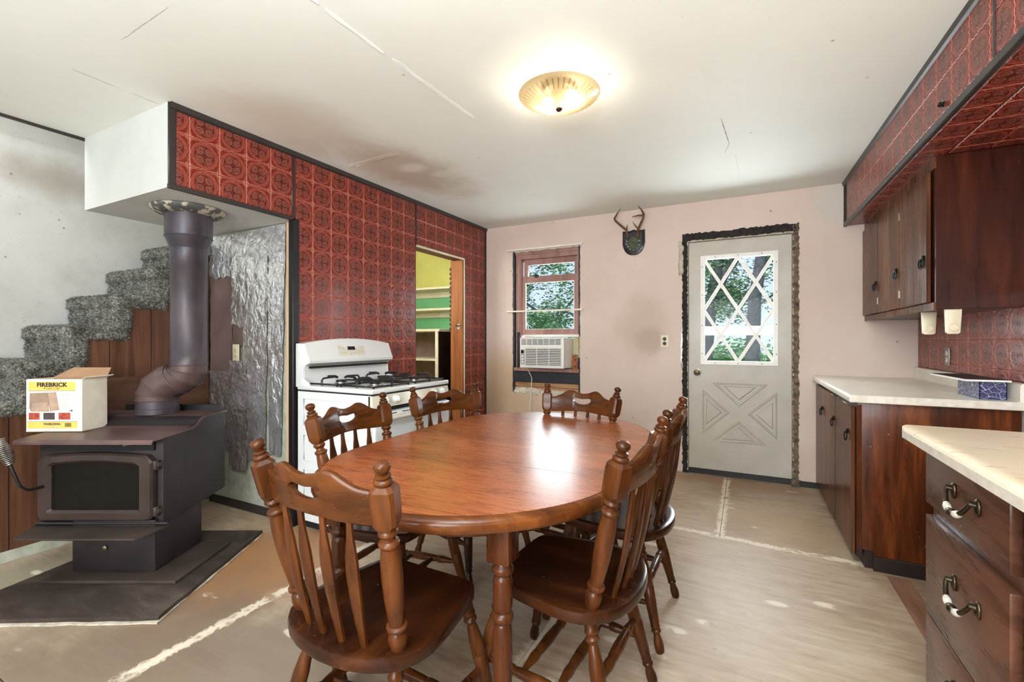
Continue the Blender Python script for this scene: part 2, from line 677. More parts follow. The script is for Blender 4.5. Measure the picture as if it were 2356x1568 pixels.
def glass_material():
    m = bpy.data.materials.new('window_glass')
    m.use_nodes = True
    nt = m.node_tree
    nt.nodes.clear()
    out = nt.nodes.new('ShaderNodeOutputMaterial')
    mx = nt.nodes.new('ShaderNodeMixShader')
    tr = nt.nodes.new('ShaderNodeBsdfTransparent')
    gl = nt.nodes.new('ShaderNodeBsdfGlossy')
    fr = nt.nodes.new('ShaderNodeFresnel')
    gl.inputs['Roughness'].default_value = 0.03
    tr.inputs[0].default_value = (0.97, 0.985, 0.99, 1)
    fr.inputs[0].default_value = 1.12
    nt.links.new(fr.outputs[0], mx.inputs[0])
    nt.links.new(tr.outputs[0], mx.inputs[1])
    nt.links.new(gl.outputs[0], mx.inputs[2])
    nt.links.new(mx.outputs[0], out.inputs[0])
    return m


def shade_material():
    m = bpy.data.materials.new('ribbed_shade_glass')
    m.use_nodes = True
    nt = m.node_tree
    nt.nodes.clear()
    out = nt.nodes.new('ShaderNodeOutputMaterial')
    mx = nt.nodes.new('ShaderNodeMixShader')
    mx2 = nt.nodes.new('ShaderNodeMixShader')
    tr = nt.nodes.new('ShaderNodeBsdfTransparent')
    tl = nt.nodes.new('ShaderNodeBsdfTranslucent')
    gl = nt.nodes.new('ShaderNodeBsdfGlossy')
    tr.inputs[0].default_value = (0.95, 0.84, 0.62, 1)
    tc = nt.nodes.new('ShaderNodeTexCoord')
    sp = nt.nodes.new('ShaderNodeSeparateXYZ')
    nt.links.new(tc.outputs['Object'], sp.inputs[0])
    def mth(op, a, b=None):
        q = nt.nodes.new('ShaderNodeMath')
        q.operation = op
        for i, v in enumerate((a, b)):
            if v is None: continue
            if isinstance(v, (int, float)): q.inputs[i].default_value = v
            else: nt.links.new(v, q.inputs[i])
        return q.outputs[0]
    ang = mth('ARCTAN2', sp.outputs[1], sp.outputs[0])
    tick = mth('GREATER_THAN', mth('SINE', mth('MULTIPLY', ang, 40.0)), 0.72)
    rr_ = mth('SQRT', mth('ADD', mth('MULTIPLY', sp.outputs[0], sp.outputs[0]), mth('MULTIPLY', sp.outputs[1], sp.outputs[1])))
    band = mth('MULTIPLY', mth('GREATER_THAN', rr_, 0.125), mth('LESS_THAN', rr_, 0.172))
    mc = nt.nodes.new('ShaderNodeMix')
    mc.data_type = 'RGBA'
    nt.links.new(mth('MULTIPLY', tick, band), mc.inputs[0])
    mc.inputs[6].default_value = (0.10, 0.078, 0.048, 1)
    mc.inputs[7].default_value = (0.055, 0.040, 0.022, 1)
    nt.links.new(mc.outputs[2], tl.inputs[0])
    gl.inputs['Roughness'].default_value = 0.15
    mx.inputs[0].default_value = 0.05
    mx2.inputs[0].default_value = 0.06
    nt.links.new(tl.outputs[0], mx.inputs[1])
    nt.links.new(tr.outputs[0], mx.inputs[2])
    nt.links.new(mx.outputs[0], mx2.inputs[1])
    nt.links.new(gl.outputs[0], mx2.inputs[2])
    nt.links.new(mx2.outputs[0], out.inputs[0])
    return m


def emit(name, c, k):
    m = bpy.data.materials.new(name)
    m.use_nodes = True
    b = m.node_tree.nodes['Principled BSDF']
    b.inputs['Base Color'].default_value = c
    b.inputs['Emission Color'].default_value = c
    b.inputs['Emission Strength'].default_value = k
    return m


def chipped():
    m = Mat('chipped_collar_paint', rgb(100, 102, 96), 0.55)
    p = m.coord('Position')
    n = m.noise(p, 16, 5, 0.65)
    c = m.mix(n.step(0.50, 0.54), rgb(74, 76, 74), rgb(176, 164, 146))
    m.color(m.mix(m.noise(p, 30, 3).step(0.62, 0.66), c, rgb(60, 50, 46)))
    m.bump(n, 0.4, 0.004)
    return m.m


M = {}
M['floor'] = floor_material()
M['pink'] = wall_pink_material()
M['ceiling'] = ceiling_material()
M['stairwall'] = stair_wall_material()
M['floor_strip'] = wood('bare_oak_strip', rgb(118, 82, 62), rgb(150, 112, 90), rgb(172, 138, 112), 'y', 20, 0.1, 0.5, 0, 0.5, 0.3)
M['tile'] = tile_material('red_tile', rgb(118, 34, 24), rgb(84, 30, 23), rgb(216, 140, 116))
M['tile_backing'] = plain('pale_pink_joint', rgb(104, 40, 32), 0.5)
M['carpet'] = carpet_material()
M['foil'] = foil_material('aluminium_foil', (0.94, 0.95, 0.97, 1), 0.27)
M['foil_dull'] = foil_material('sooty_foil', (0.74, 0.73, 0.74, 1), 0.42)
M['foil_brown'] = plain('browned_foil', rgb(138, 116, 110), 0.42, 0.4, 0, 0.12, 6)
M['stove'] = stove_material('stove_black', rgb(30, 25, 26), rgb(52, 43, 45))
M['stove_top'] = stove_material('stove_rusty_top', rgb(72, 54, 54), rgb(108, 84, 80), 0.42)
M['stove_door'] = stove_material('stove_door_brown', rgb(42, 32, 28), rgb(64, 50, 45), 0.45)
M['pipe'] = stove_material('flue_pipe', rgb(52, 48, 56), rgb(78, 68, 72), 0.40)
M['elbow'] = stove_material('flue_elbow', rgb(68, 52, 50), rgb(96, 76, 72), 0.45)
M['collar'] = chipped()
M['stove_glass'] = Mat('sooty_glass', (0.008, 0.007, 0.006, 1), 0.25, 0, 0, 0.12).m
M['black'] = plain('black_metal', rgb(24, 22, 22), 0.4)
M['black_gap'] = plain('black_void', rgb(12, 11, 11), 0.8)
M['steel'] = plain('bright_steel', rgb(170, 168, 164), 0.3, 1.0)
M['trim_dark'] = plain('dark_metal_trim', rgb(64, 58, 56), 0.38, 0.4)
M['cream_wall'] = plain('cream_painted_board', rgb(226, 222, 212), 0.55, vary=0.04)
M['soffit_white'] = plain('white_soffit_paint', rgb(196, 198, 193), 0.55, vary=0.04, scale=3)
M['old_wall'] = plain('grey_green_old_paint', rgb(172, 174, 158), 0.6, vary=0.14, scale=14)
M['raw_wood'] = wood('raw_stud', rgb(176, 138, 104), rgb(204, 170, 138), rgb(220, 190, 162), 'z', 30, 0.06, 0.6, 0)
M['jamb_wood'] = wood('orange_jamb', rgb(104, 58, 30), rgb(152, 92, 52), rgb(178, 116, 72), 'z', 24, 0.08, 0.45, 0.15)
M['pantry_yellow'] = plain('pantry_yellow', rgb(206, 204, 112), 0.6, vary=0.06, scale=4)
M['pantry_green'] = plain('pantry_green', rgb(108, 178, 124), 0.6, vary=0.08, scale=5)
M['pantry_cream'] = plain('pantry_shelf_paint', rgb(226, 218, 190), 0.5, vary=0.08)
M['pantry_tan'] = plain('pantry_tan', rgb(178, 152, 108), 0.6)
M['pantry_mauve'] = plain('pantry_mauve', rgb(150, 124, 116), 0.5, vary=0.14)
M['panel_v'] = wood('stair_panelling', rgb(58, 36, 25), rgb(88, 57, 41), rgb(110, 76, 56), 'z', 30, 0.05, 0.42, 0.15, 0.5)
M['heat_board'] = wood('scorched_board', rgb(66, 42, 32), rgb(94, 64, 50), rgb(112, 80, 64), 'y', 16, 0.2, 0.5, 0.1, 0.5, 0.2)
M['chair'] = wood('chair_maple', rgb(36, 16, 5), rgb(72, 36, 12), rgb(99, 54, 20), 'z', 24, 0.10, 0.30, 0.5, 0.7, 0.1)
M['chair_x'] = wood('chair_maple_crest', rgb(44, 20, 6), rgb(76, 39, 13), rgb(100, 55, 20), 'x', 22, 0.10, 0.28, 0.5, 0.7, 0.1)
M['seat'] = wood('chair_seat', rgb(26, 11, 5), rgb(48, 22, 9), rgb(74, 37, 14), 'y', 14, 0.16, 0.24, 0.5, 1.0, 0.1)
M['table_edge'] = wood('table_edge', rgb(50, 22, 7), rgb(86, 44, 15), rgb(112, 62, 24), 'x', 24, 0.12, 0.26, 0.5, 0.6)
M['table_leg'] = wood('table_leg', rgb(36, 16, 6), rgb(70, 34, 13), rgb(98, 53, 22), 'z', 26, 0.09, 0.28, 0.5, 0.6)
M['laminate'] = laminate_table()
M['enamel'] = plain('white_enamel', rgb(222, 223, 222), 0.18, 0, 0.4, 0.02, 3)
M['enamel_cream'] = plain('cream_enamel', rgb(216, 208, 190), 0.22, 0, 0.3, 0.04, 3)
M['iron'] = plain('cast_iron', rgb(30, 29, 30), 0.45, 0.3)
M['oven_glass'] = Mat('oven_window', rgb(150, 146, 136), 0.14).m
M['display'] = Mat('black_display', (0.01, 0.01, 0.012, 1), 0.12).m
M['grey_print'] = plain('grey_print', rgb(176, 176, 172), 0.5)
M['door_paint'] = plain('greige_door_paint', rgb(184, 176, 162), 0.42, 0, 0.1, 0.05, 5)
M['white_frame'] = plain('white_plastic_frame', rgb(238, 234, 226), 0.4, 0, 0, 0.03)
M['foam'] = plain('ragged_foam', rgb(124, 106, 86), 0.9, vary=0.4, scale=26, bump=0.8)
M['foam_dark'] = plain('dark_gap_foam', rgb(48, 42, 38), 0.9, vary=0.35, scale=30, bump=0.8)
M['torn'] = plain('torn_plaster', rgb(198, 186, 168), 0.85, vary=0.2, scale=24, bump=0.6)
M['sash'] = wood('mauve_brown_sash', rgb(128, 92, 84), rgb(160, 122, 113), rgb(178, 142, 133), 'z', 22, 0.1, 0.5, 0.1, 0.5, 0.3)
M['navy'] = plain('navy_black_board', rgb(34, 34, 42), 0.5, vary=0.2)
M['ac_white'] = plain('air_conditioner_plastic', rgb(230, 228, 222), 0.42, vary=0.03)
M['ac_yellow'] = plain('yellowed_pleat', rgb(222, 212, 176), 0.5, vary=0.06)
M['ac_dark'] = plain('louver_shadow', rgb(58, 54, 50), 0.6)
M['ac_grey'] = plain('control_grey', rgb(168, 166, 160), 0.45)
M['insulation'] = plain('rust_insulation', rgb(168, 104, 74), 0.9, vary=0.3, scale=30, bump=0.8)
M['lath'] = wood('bare_lath', rgb(132, 96, 66), rgb(176, 134, 98), rgb(200, 164, 126), 'x', 26, 0.1, 0.7, 0, 0.5, 0.3)
M['paper'] = plain('crumpled_paper', rgb(214, 208, 190), 0.7, vary=0.12, scale=16, bump=0.4)
M['outlet'] = plain('ivory_outlet', rgb(228, 218, 188), 0.4, vary=0.04)
M['outlet_steel'] = plain('steel_outlet_plate', rgb(150, 148, 142), 0.35, 0.8)
M['rod'] = plain('cream_rod_paint', rgb(232, 224, 208), 0.4, vary=0.05)
M['shield'] = wood('plaque_wood', rgb(26, 20, 22), rgb(46, 36, 36), rgb(64, 50, 48), 'z', 24, 0.1, 0.3, 0.4)
M['felt'] = plain('green_felt', rgb(88, 94, 70), 0.95, vary=0.25, scale=30)
M['antler'] = wood('antler_bone', rgb(66, 42, 28), rgb(98, 68, 48), rgb(128, 96, 72), 'z', 30, 0.2, 0.5, 0)
M['tack'] = plain('white_tack', rgb(236, 232, 224), 0.3)
M['cab_v'] = cabinet_material('cabinet_door_wood', 'z', 0.0, rgb(54, 30, 18), rgb(92, 56, 36), rgb(122, 80, 54), 0.22, 0.3)
M['cab_side'] = cabinet_material('cabinet_side_ply', 'z', 3.0, rgb(46, 20, 10), rgb(84, 40, 19), rgb(142, 74, 32), 0.30, 0.5, 2.2)
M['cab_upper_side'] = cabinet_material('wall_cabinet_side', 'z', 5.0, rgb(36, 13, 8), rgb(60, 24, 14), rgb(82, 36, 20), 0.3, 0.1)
M['cab_drawer'] = cabinet_material('drawer_wood', 'y', 8.0, rgb(56, 33, 23), rgb(90, 56, 41), rgb(110, 72, 54), 0.28, 0.9)
M['cab_dark'] = plain('cabinet_shadow_wood', rgb(34, 18, 12), 0.5, vary=0.2)
M['cab_v'].node_tree.nodes['Principled BSDF'].inputs['Specular IOR Level'].default_value = 0.05
M['cab_v'].node_tree.nodes['Principled BSDF'].inputs['Coat Weight'].default_value = 0.0
M['counter'] = plain('cream_laminate', rgb(236, 228, 214), 0.3, 0, 0.2, 0.06, 7)
M['counter_fg'] = wood('beige_laminate', rgb(232, 210, 180), rgb(239, 219, 190), rgb(243, 226, 200), 'x', 46, 0.10, 0.3, 0.2, 0.3)
M['counter_edge'] = plain('laminate_edge', rgb(222, 212, 198), 0.4, vary=0.08, scale=30)
M['pull'] = plain('antique_brass_pull', rgb(84, 72, 56), 0.32, 0.9, vary=0.25, scale=40)
M['ceramic'] = plain('worn_white_grip', rgb(205, 198, 186), 0.25, vary=0.15, scale=40)
M['ring'] = plain('black_iron_ring', rgb(30, 27, 26), 0.4, 0.7)
M['ivory'] = plain('ivory_plastic', rgb(226, 212, 182), 0.35, vary=0.05)
M['brass'] = plain('tarnished_knob', rgb(150, 136, 112), 0.25, 0.9)
M['glass'] = glass_material()
M['shade'] = shade_material()
M['pad'] = wood('hearth_pad_top', rgb(34, 30, 29), rgb(62, 53, 48), rgb(92, 80, 72), 'x', 9, 0.35, 0.5, 0, 1.6, 0.2)
M['tray'] = stove_material('ash_tray_plate', rgb(46, 38, 33), rgb(72, 59, 51), 0.55)
M['cardboard'] = plain('cardboard', rgb(168, 130, 98), 0.8, vary=0.08)
M['box_white'] = plain('white_box_print', rgb(230, 222, 206), 0.6, vary=0.05, scale=14)
M['box_yellow'] = plain('yellow_band', rgb(232, 190, 92), 0.6, vary=0.05)
M['box_ink'] = plain('black_ink', rgb(38, 32, 28), 0.7)
M['box_brick'] = plain('printed_brick', rgb(150, 124, 106), 0.7, vary=0.1, scale=30)
M['box_brick2'] = plain('printed_brick_light', rgb(172, 146, 126), 0.7, vary=0.1, scale=30)
M['box_red'] = plain('printed_fire', rgb(176, 72, 52), 0.6, vary=0.35, scale=60)
M['box_plum'] = plain('printed_night', rgb(74, 60, 66), 0.6, vary=0.2, scale=60)
M['grass'] = leaf_material('lawn', rgb(96, 140, 66), rgb(124, 166, 88))
M['bark'] = plain('bark', rgb(104, 102, 106), 0.9, vary=0.25, scale=14, bump=0.6)
M['leaf'] = leaf_material('leaves', rgb(84, 124, 78), rgb(142, 178, 124))
M['leaf2'] = leaf_material('hedge_leaves', rgb(92, 148, 78), rgb(150, 200, 120))
M['rail'] = plain('white_porch_rail', rgb(238, 238, 234), 0.5, vary=0.03)


def spider_paper():
    m = Mat('blue_web_paper', rgb(40, 44, 92), 0.35)
    p = m.coord()
    a = m.voronoi(m.map(p, (1, 1, 1.6), rot=(0.4, 0.3, 0.8)), 24, 'DISTANCE_TO_EDGE')
    b = m.noise(m.map(p, (1, 1, 1), rot=(0.5, 0.7, 0.3)), 22, 3, 0.6, 3.0)
    k = (1.0 - a.step(0.006, 0.022)).max(b.ring(0.5, 0.012) * 0.8)
    m.color(m.mix(k, rgb(36, 40, 88), rgb(206, 208, 220)))
    return m.m


M['web'] = spider_paper()


# ---------------------------------------------------------------- room shell
XL, YB, XR = -2.59, 4.41, 1.15         # red wall, back wall, right wall
XST, XSW = -3.55, -4.25                # stair stringer, stair wall
YF = -2.3                              # front wall behind the photographer


def zc(y):
    return 2.40 + 0.045 * max(0.0, min(1.0, (y - 1.2) / 3.2))


# floor: plywood sheets on a sub-floor
b = B().box(-4.4, 1.3, YF - 0.1, 4.6, -0.12, -0.014)
floor = struct(b.make('floor', M['cab_dark']), 'dusty plywood sub-floor')
cuts = [(3.052, 4.56, [-4.38, -2.58, -0.14, 1.28]),
        (0.61, 3.048, [-4.38, -3.19, -1.97, -0.75, 1.28]),
        (-1.83, 0.606, [-4.38, -2.6, -0.16, 1.28]),
        (YF - 0.08, -1.834, [-4.38, -1.97, 0.47, 1.28])]
for y0, y1, xs in cuts:
    for a, c in zip(xs, xs[1:]):
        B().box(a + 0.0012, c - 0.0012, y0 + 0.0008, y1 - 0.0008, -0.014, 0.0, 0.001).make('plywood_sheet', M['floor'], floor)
# bare hardwood strip left along the cabinets
B().box(0.64, 0.73, 2.0, 2.93, 0.0, 0.003, 0.001).make('floor_strip', M['floor_strip'], floor)

# ceiling with a slight sag
b = B()
n = 14
def ceil_pt(x, y, t): return (x, y, zc(y) + t)
ys = [YF - 0.1 + (4.55 - YF + 0.1) * i / n for i in range(n + 1)]
b.rings([[(-3.5, y, zc(y)), (1.3, y, zc(y)), (1.3, y, zc(y) + 0.1), (-3.5, y, zc(y) + 0.1)] for y in ys])
ceiling = struct(b.make('ceiling', M['ceiling']), 'stained off-white ceiling')


def tape(pts, w, mat, name='joint_tape'):
    """peeling joint tape or a crack: a thin ragged strip under the ceiling"""
    bb = B()
    L = []
    for i in range(len(pts) - 1):
        p, q = pts[i], pts[i + 1]
        k = 8
        for j in range(k):
            t = j / k
            L.append((p[0] + (q[0] - p[0]) * t, p[1] + (q[1] - p[1]) * t))
    L.append(pts[-1])
    rr = []
    for i, (x, y) in enumerate(L):
        q = L[min(i + 1, len(L) - 1)]
        p = L[max(i - 1, 0)]
        dx, dy = q[0] - p[0], q[1] - p[1]
        l = math.hypot(dx, dy) or 1
        nx, ny = -dy / l, dx / l
        ww = w * (0.45 + 0.8 * RND.random()) * (0.25 if i in (0, len(L) - 1) else 1)
        z = zc(y)
        dr = (0.0012 + 0.002 * RND.random()) * (1 if w > 0.0035 else 0.25)
        rr.append([(x - nx * ww, y - ny * ww, z + 0.001), (x - nx * ww, y - ny * ww, z - dr * 0.3),
                   (x, y, z - dr), (x + nx * ww, y + ny * ww, z - dr * 1.3), (x + nx * ww, y + ny * ww, z + 0.001)])
    bb.rings(rr)
    return bb.make(name, M['ceiling'] if w > 0.0035 else M['crack'], ceiling, 50)


M['tape'] = plain('flaking_tape', rgb(228, 222, 210), 0.7, vary=0.06)
M['crack'] = plain('ceiling_crack', rgb(190, 184, 172), 0.8, vary=0.3)
tape([(-1.356, 1.16), (-1.35, 1.45)], 0.010, M['tape'])
tape([(-1.345, 1.50), (-1.335, 1.80), (-1.321, 2.12)], 0.012, M['tape'])
tape([(-1.356, 0.6), (-1.356, 1.13)], 0.006, M['tape'])
tape([(-0.175, 2.18), (-0.165, 2.40)], 0.006, M['crack'])
tape([(-0.16, 2.40), (-0.153, 2.63)], 0.014, M['tape'])
tape([(-0.12, 2.75), (-0.09, 3.15), (-0.12, 3.3)], 0.003, M['crack'])
tape([(-0.06, 3.35), (-0.045, 3.75), (-0.047, 4.1)], 0.006, M['tape'])
tape([(-2.657, 1.24), (-2.654, 0.9)], 0.003, M['crack'])
tape([(-2.22, 0.905), (-1.85, 0.893)], 0.0015, M['crack'])
tape([(-2.47, 2.304), (-2.25, 2.29), (-2.05, 2.28)], 0.013, M['crack'])
tape([(-2.42, 2.33), (-2.20, 2.31), (-2.02, 2.30)], 0.009, M['tape'])

# back wall with openings for window and door
WX0, WX1, WZ0, WZ1 = -2.246, -1.491, 0.64, 2.155
DX0, DX1, DZ1 = -0.505, 0.383, 2.155
b = B()
b.box(-4.2, WX0, YB, YB + 0.14, -0.02, 2.6)
b.box(WX0, WX1, YB, YB + 0.14, -0.02, WZ0)
b.box(WX0, WX1, YB, YB + 0.14, WZ1, 2.6)
b.box(WX1, DX0, YB, YB + 0.14, -0.02, 2.6)
b.box(DX0, DX1, YB, YB + 0.14, DZ1, 2.6)
b.box(DX1, 1.3, YB, YB + 0.14, -0.02, 2.6)
wall_back = struct(b.make('wall_back', M['pink']), 'pink painted back wall with door and window')
b = B().box(0.36, 0.545, YB - 0.014, YB - 0.001, 0.0, 0.045, 0.002)
struct(b.make('baseboard_back', M['black']), 'short black baseboard between door and cabinet')

# right wall, front wall, outer walls
b = B().box(XR, XR + 0.12, YF, YB + 0.1, -0.02, 2.6)
wall_right = struct(b.make('wall_right', M['pink']), 'right wall behind the cabinets')
b = B()
for x0, x1 in ((-4.4, -3.5), (-1.7, -1.1), (0.7, 1.3)):
    b.box(x0, x1, YF - 0.12, YF, -0.02, 3.4)
for x0, x1 in ((-3.5, -1.7), (-1.1, 0.7)):
    b.box(x0, x1, YF - 0.12, YF, -0.02, 0.78)
    b.box(x0, x1, YF - 0.12, YF, 2.12, 3.4)
struct(b.make('wall_front', M['cream_wall']), 'front wall behind the photographer')

# stair wall and the closed top of the stairwell
b = B().box(XSW - 0.1, XSW, YF, 4.5, -0.02, 3.5)
struct(b.make('wall_stairs', M['stairwall']), 'scuffed white wall behind the stairs')
b = B().box(XSW, -3.5, YF, 4.5, 3.4, 3.5)
b.box(-3.5, -3.4, YF, 4.5, 2.5, 3.5)
struct(b.make('ceiling_stairs', M['cream_wall']), 'top of the stairwell')
b = B().box(-3.515, -3.498, YF, 1.27, 2.385, 2.43, 0.002)
struct(b.make('trim_1', M['trim_dark']), 'dark strip along the edge of the ceiling over the stairs')

# ---------------------------------------------------------------- tiles
TS = 0.1525
_tile_cache = {}


def tile_mesh(u0, u1, v0, v1):
    key = tuple(round(k, 3) for k in (u0, u1, v0, v1))
    if key in _tile_cache: return _tile_cache[key]
    bm = bmesh.new()
    uvl = bm.loops.layers.uv.new('UVMap')
    g, i, h = 0.006, 0.030, 0.0028
    X0, X1, Z0, Z1 = u0 + g, u1 - g, v0 + g, v1 - g
    a = [(X0, Z0, 0), (X1, Z0, 0), (X1, Z1, 0), (X0, Z1, 0)]
    c = [(X0 + i, Z0 + i, h), (X1 - i, Z0 + i, h), (X1 - i, Z1 - i, h), (X0 + i, Z1 - i, h)]
    va = [bm.verts.new((p[0] * TS, p[2], p[1] * TS)) for p in a]
    vc = [bm.verts.new((p[0] * TS, p[2], p[1] * TS)) for p in c]
    fs = [(vc, c)]
    for k in range(4):
        l = (k + 1) % 4
        fs.append(([va[k], va[l], vc[l], vc[k]], [a[k], a[l], c[l], c[k]]))
    for vs, ps in fs:
        f = bm.faces.new(vs)
        for lp, p in zip(f.loops, ps):
            lp[uvl].uv = (p[0], p[1])
    bm.normal_update()
    me = bpy.data.meshes.new('tile')
    bm.to_mesh(me)
    bm.free()
    # the tile face looks along +y of its own frame
    if me.polygons[0].normal.y < 0:
        me.flip_normals()
    me.materials.append(M['tile'])
    _tile_cache[key] = me
    return me


def tile_field(parent, frame, s0, s1, t0, t1, os=0.0, ot=0.0, holes=()):
    """tiles over s0..s1 by t0..t1 (metres, in the frame: x = s, z = t, +y out of the wall)"""
    i0, i1 = math.floor((s0 - os) / TS + 1e-6), math.ceil((s1 - os) / TS - 1e-6)
    j0, j1 = math.floor((t0 - ot) / TS + 1e-6), math.ceil((t1 - ot) / TS - 1e-6)
    for i in range(i0, i1):
        for j in range(j0, j1):
            bx = os + i * TS
            bz = ot + j * TS
            rects = [(max(bx, s0), min(bx + TS, s1), max(bz, t0), min(bz + TS, t1))]
            for h in holes:
                nr = []
                for r in rects:
                    a0, a1, c0, c1 = r
                    if a1 <= h[0] or a0 >= h[1] or c1 <= h[2] or c0 >= h[3]:
                        nr.append(r)
                        continue
                    if a0 < h[0]: nr.append((a0, h[0], c0, c1))
                    if a1 > h[1]: nr.append((h[1], a1, c0, c1))
                    m0, m1 = max(a0, h[0]), min(a1, h[1])
                    if c0 < h[2]: nr.append((m0, m1, c0, h[2]))
                    if c1 > h[3]: nr.append((m0, m1, h[3], c1))
                rects = nr
            for a0, a1, c0, c1 in rects:
                if a1 - a0 < 0.014 or c1 - c0 < 0.014: continue
                me = tile_mesh((a0 - bx) / TS, (a1 - bx) / TS, (c0 - bz) / TS, (c1 - bz) / TS)
                o = bpy.data.objects.new('tile', me)
                COL.objects.link(o)
                o.parent = parent
                o.matrix_basis = frame @ Matrix.Translation((bx, 0, bz))


# red wall (left): wall board, pantry opening, tiles, metal strips
PY0, PY1, PZ = 3.19, 3.955, 2.03       # pantry doorway
b = B()
b.box(XL - 0.02, XL, 1.965, 2.1, -0.02, 2.5)
b.box(XL - 0.14, XL, 2.1, PY0, -0.02, 2.5)
b.box(XL - 0.14, XL, PY0, PY1, PZ, 2.5)
b.box(XL - 0.14, XL, PY1, YB + 0.05, -0.02, 2.5)
b.box(XL - 0.06, XL, 1.262, 1.965, 1.975, 2.5)
wall_left = struct(b.make('wall_left', M['tile_backing']), 'red tiled wall behind the range')
# frame for a wall facing +x: local x = +Y world, local y = +X world
FX = Matrix(((0, 1, 0, XL), (1, 0, 0, 0), (0, 0, 1, 0), (0, 0, 0, 1)))
tile_field(wall_left, FX, 1.285, 1.955, 1.995, 2.385, 2.109, 2.264)
tile_field(wall_left, FX, 1.985, 3.182, 0.02, 2.405, 2.109, 2.264)
tile_field(wall_left, FX, 3.198, YB - 0.005, 0.02, 2.43, 2.109, 2.264, holes=[(PY0 - 0.01, PY1 + 0.008, -1, PZ + 0.012)])
# strips
n_trim = [1]
def trim(name_label, bb, mat=None):
    n_trim[0] += 1
    return struct(bb.make('trim_%d' % n_trim[0], mat or M['trim_dark']), name_label)
bb = B()
for k in range(12):
    y0, y1 = 1.255 + (YB - 1.255) * k / 12, 1.255 + (YB - 1.255) * (k + 1) / 12
    z0, z1 = zc(y0), zc(y1)
    bb.rings([[(XL, y0, z0 - 0.034), (XL + 0.016, y0, z0 - 0.026), (XL + 0.024, y0, z0 + 0.01), (XL, y0, z0 + 0.01)],
              [(XL, y1, z1 - 0.034), (XL + 0.016, y1, z1 - 0.026), (XL + 0.024, y1, z1 + 0.01), (XL, y1, z1 + 0.01)]])
trim('dark moulding where the red tiles meet the ceiling', bb)
trim('dark corner strip at the near end of the red tiles', B().box(XL - 0.004, XL + 0.007, 1.249, 1.285, 1.968, 2.43, 0.003))
trim('dark strip under the red tiles over the stove', B().box(XL - 0.01, XL + 0.008, 1.249, 1.975, 1.968, 1.992, 0.003))
trim('narrow strip joining two red panels', B().box(XL, XL + 0.006, 1.952, 1.968, 1.99, 2.40, 0.002))
trim('dark upright strip at the left edge of the red wall', B().box(XL - 0.035, XL + 0.008, 1.955, 2.004, 0.0, 1.985, 0.003), M['black'])
trim('narrow strip between the red panels beside the pantry', B().box(XL, XL + 0.006, 3.182, 3.197, 2.03, 2.415, 0.002))
trim('corner strip between red wall and pink wall', B().box(XL, XL + 0.008, YB - 0.03, YB - 0.001, 0, 2.44, 0.003), M['cab_dark'])
trim('pale edging around the pantry doorway', B().box(XL, XL + 0.008, PY1, PY1 + 0.014, 0, PZ + 0.012, 0.002).box(XL - 0.01, XL + 0.008, PY0, PY1, PZ - 0.004, PZ + 0.014, 0.002), M['pantry_cream'])

# white boxed soffit over the stove
b = B()
b.box(-3.5, XL - 0.003, 1.25, 2.0, 1.972, 2.44)
struct(b.make('soffit_stove', M['soffit_white']), 'white boxed soffit above the wood stove')
# wall behind the stove (foil wall)
b = B()
b.box(-3.55, -2.59 - 0.075, 2.0, 2.1, 0.055, 2.45)
wall_foil = struct(b.make('wall_stove', M['old_wall']), 'old grey-green wall behind the foil')
b = B().box(-3.55, -2.6, 1.992, 2.0, 0.0, 0.06, 0.002)
struct(b.make('baseboard_stove', M['trim_dark']), 'dark grey baseboard under the foil wall')
trim('bare stud edge beside the foil', B().box(-2.668, XL - 0.036, 1.970, 1.999, 0.0, 1.972, 0.003), M['raw_wood'])

# pantry room behind the red wall
b = B()
b.box(-3.9, -3.8, 2.3, YB, -0.02, 2.5)
b.box(-3.9, XL - 0.14, 2.2, 2.3, -0.02, 2.5)
struct(b.make('wall_pantry', M['pantry_yellow']), 'yellow pantry wall')
B_ = B().box(-3.8, XL - 0.14, YB - 0.012, YB - 0.001, 1.80, 2.45)
struct(B_.make('wall_pantry_back', M['pantry_yellow']), 'upper yellow part of the pantry back wall')
struct(B().box(-3.8, XL - 0.14, YB - 0.016, YB - 0.001, 1.30, 1.80).make('wall_pantry_green', M['pantry_green']), 'green part of the pantry back wall')
struct(B().box(-3.8, XL - 0.14, YB - 0.014, YB - 0.001, 0.0, 1.30).make('wall_pantry_lower', M['pantry_tan']), 'tan lower part of the pantry back wall')
# jamb of the pantry doorway
b = B().box(XL - 0.155, XL - 0.002, PY1 - 0.012, PY1 + 0.004, 0, PZ - 0.004, 0.003)
jamb = struct(b.make('trim_jamb', M['jamb_wood']), 'orange-brown wooden jamb of the pantry doorway')
b = B()
for k in range(14):
    z = 1.30 + k * 0.048
    b.box(XL - 0.166, XL - 0.150, PY1 - 0.016, PY1 - 0.004, z, z + 0.030, 0.002)
b.make('hinge_notch', M['black'], jamb)

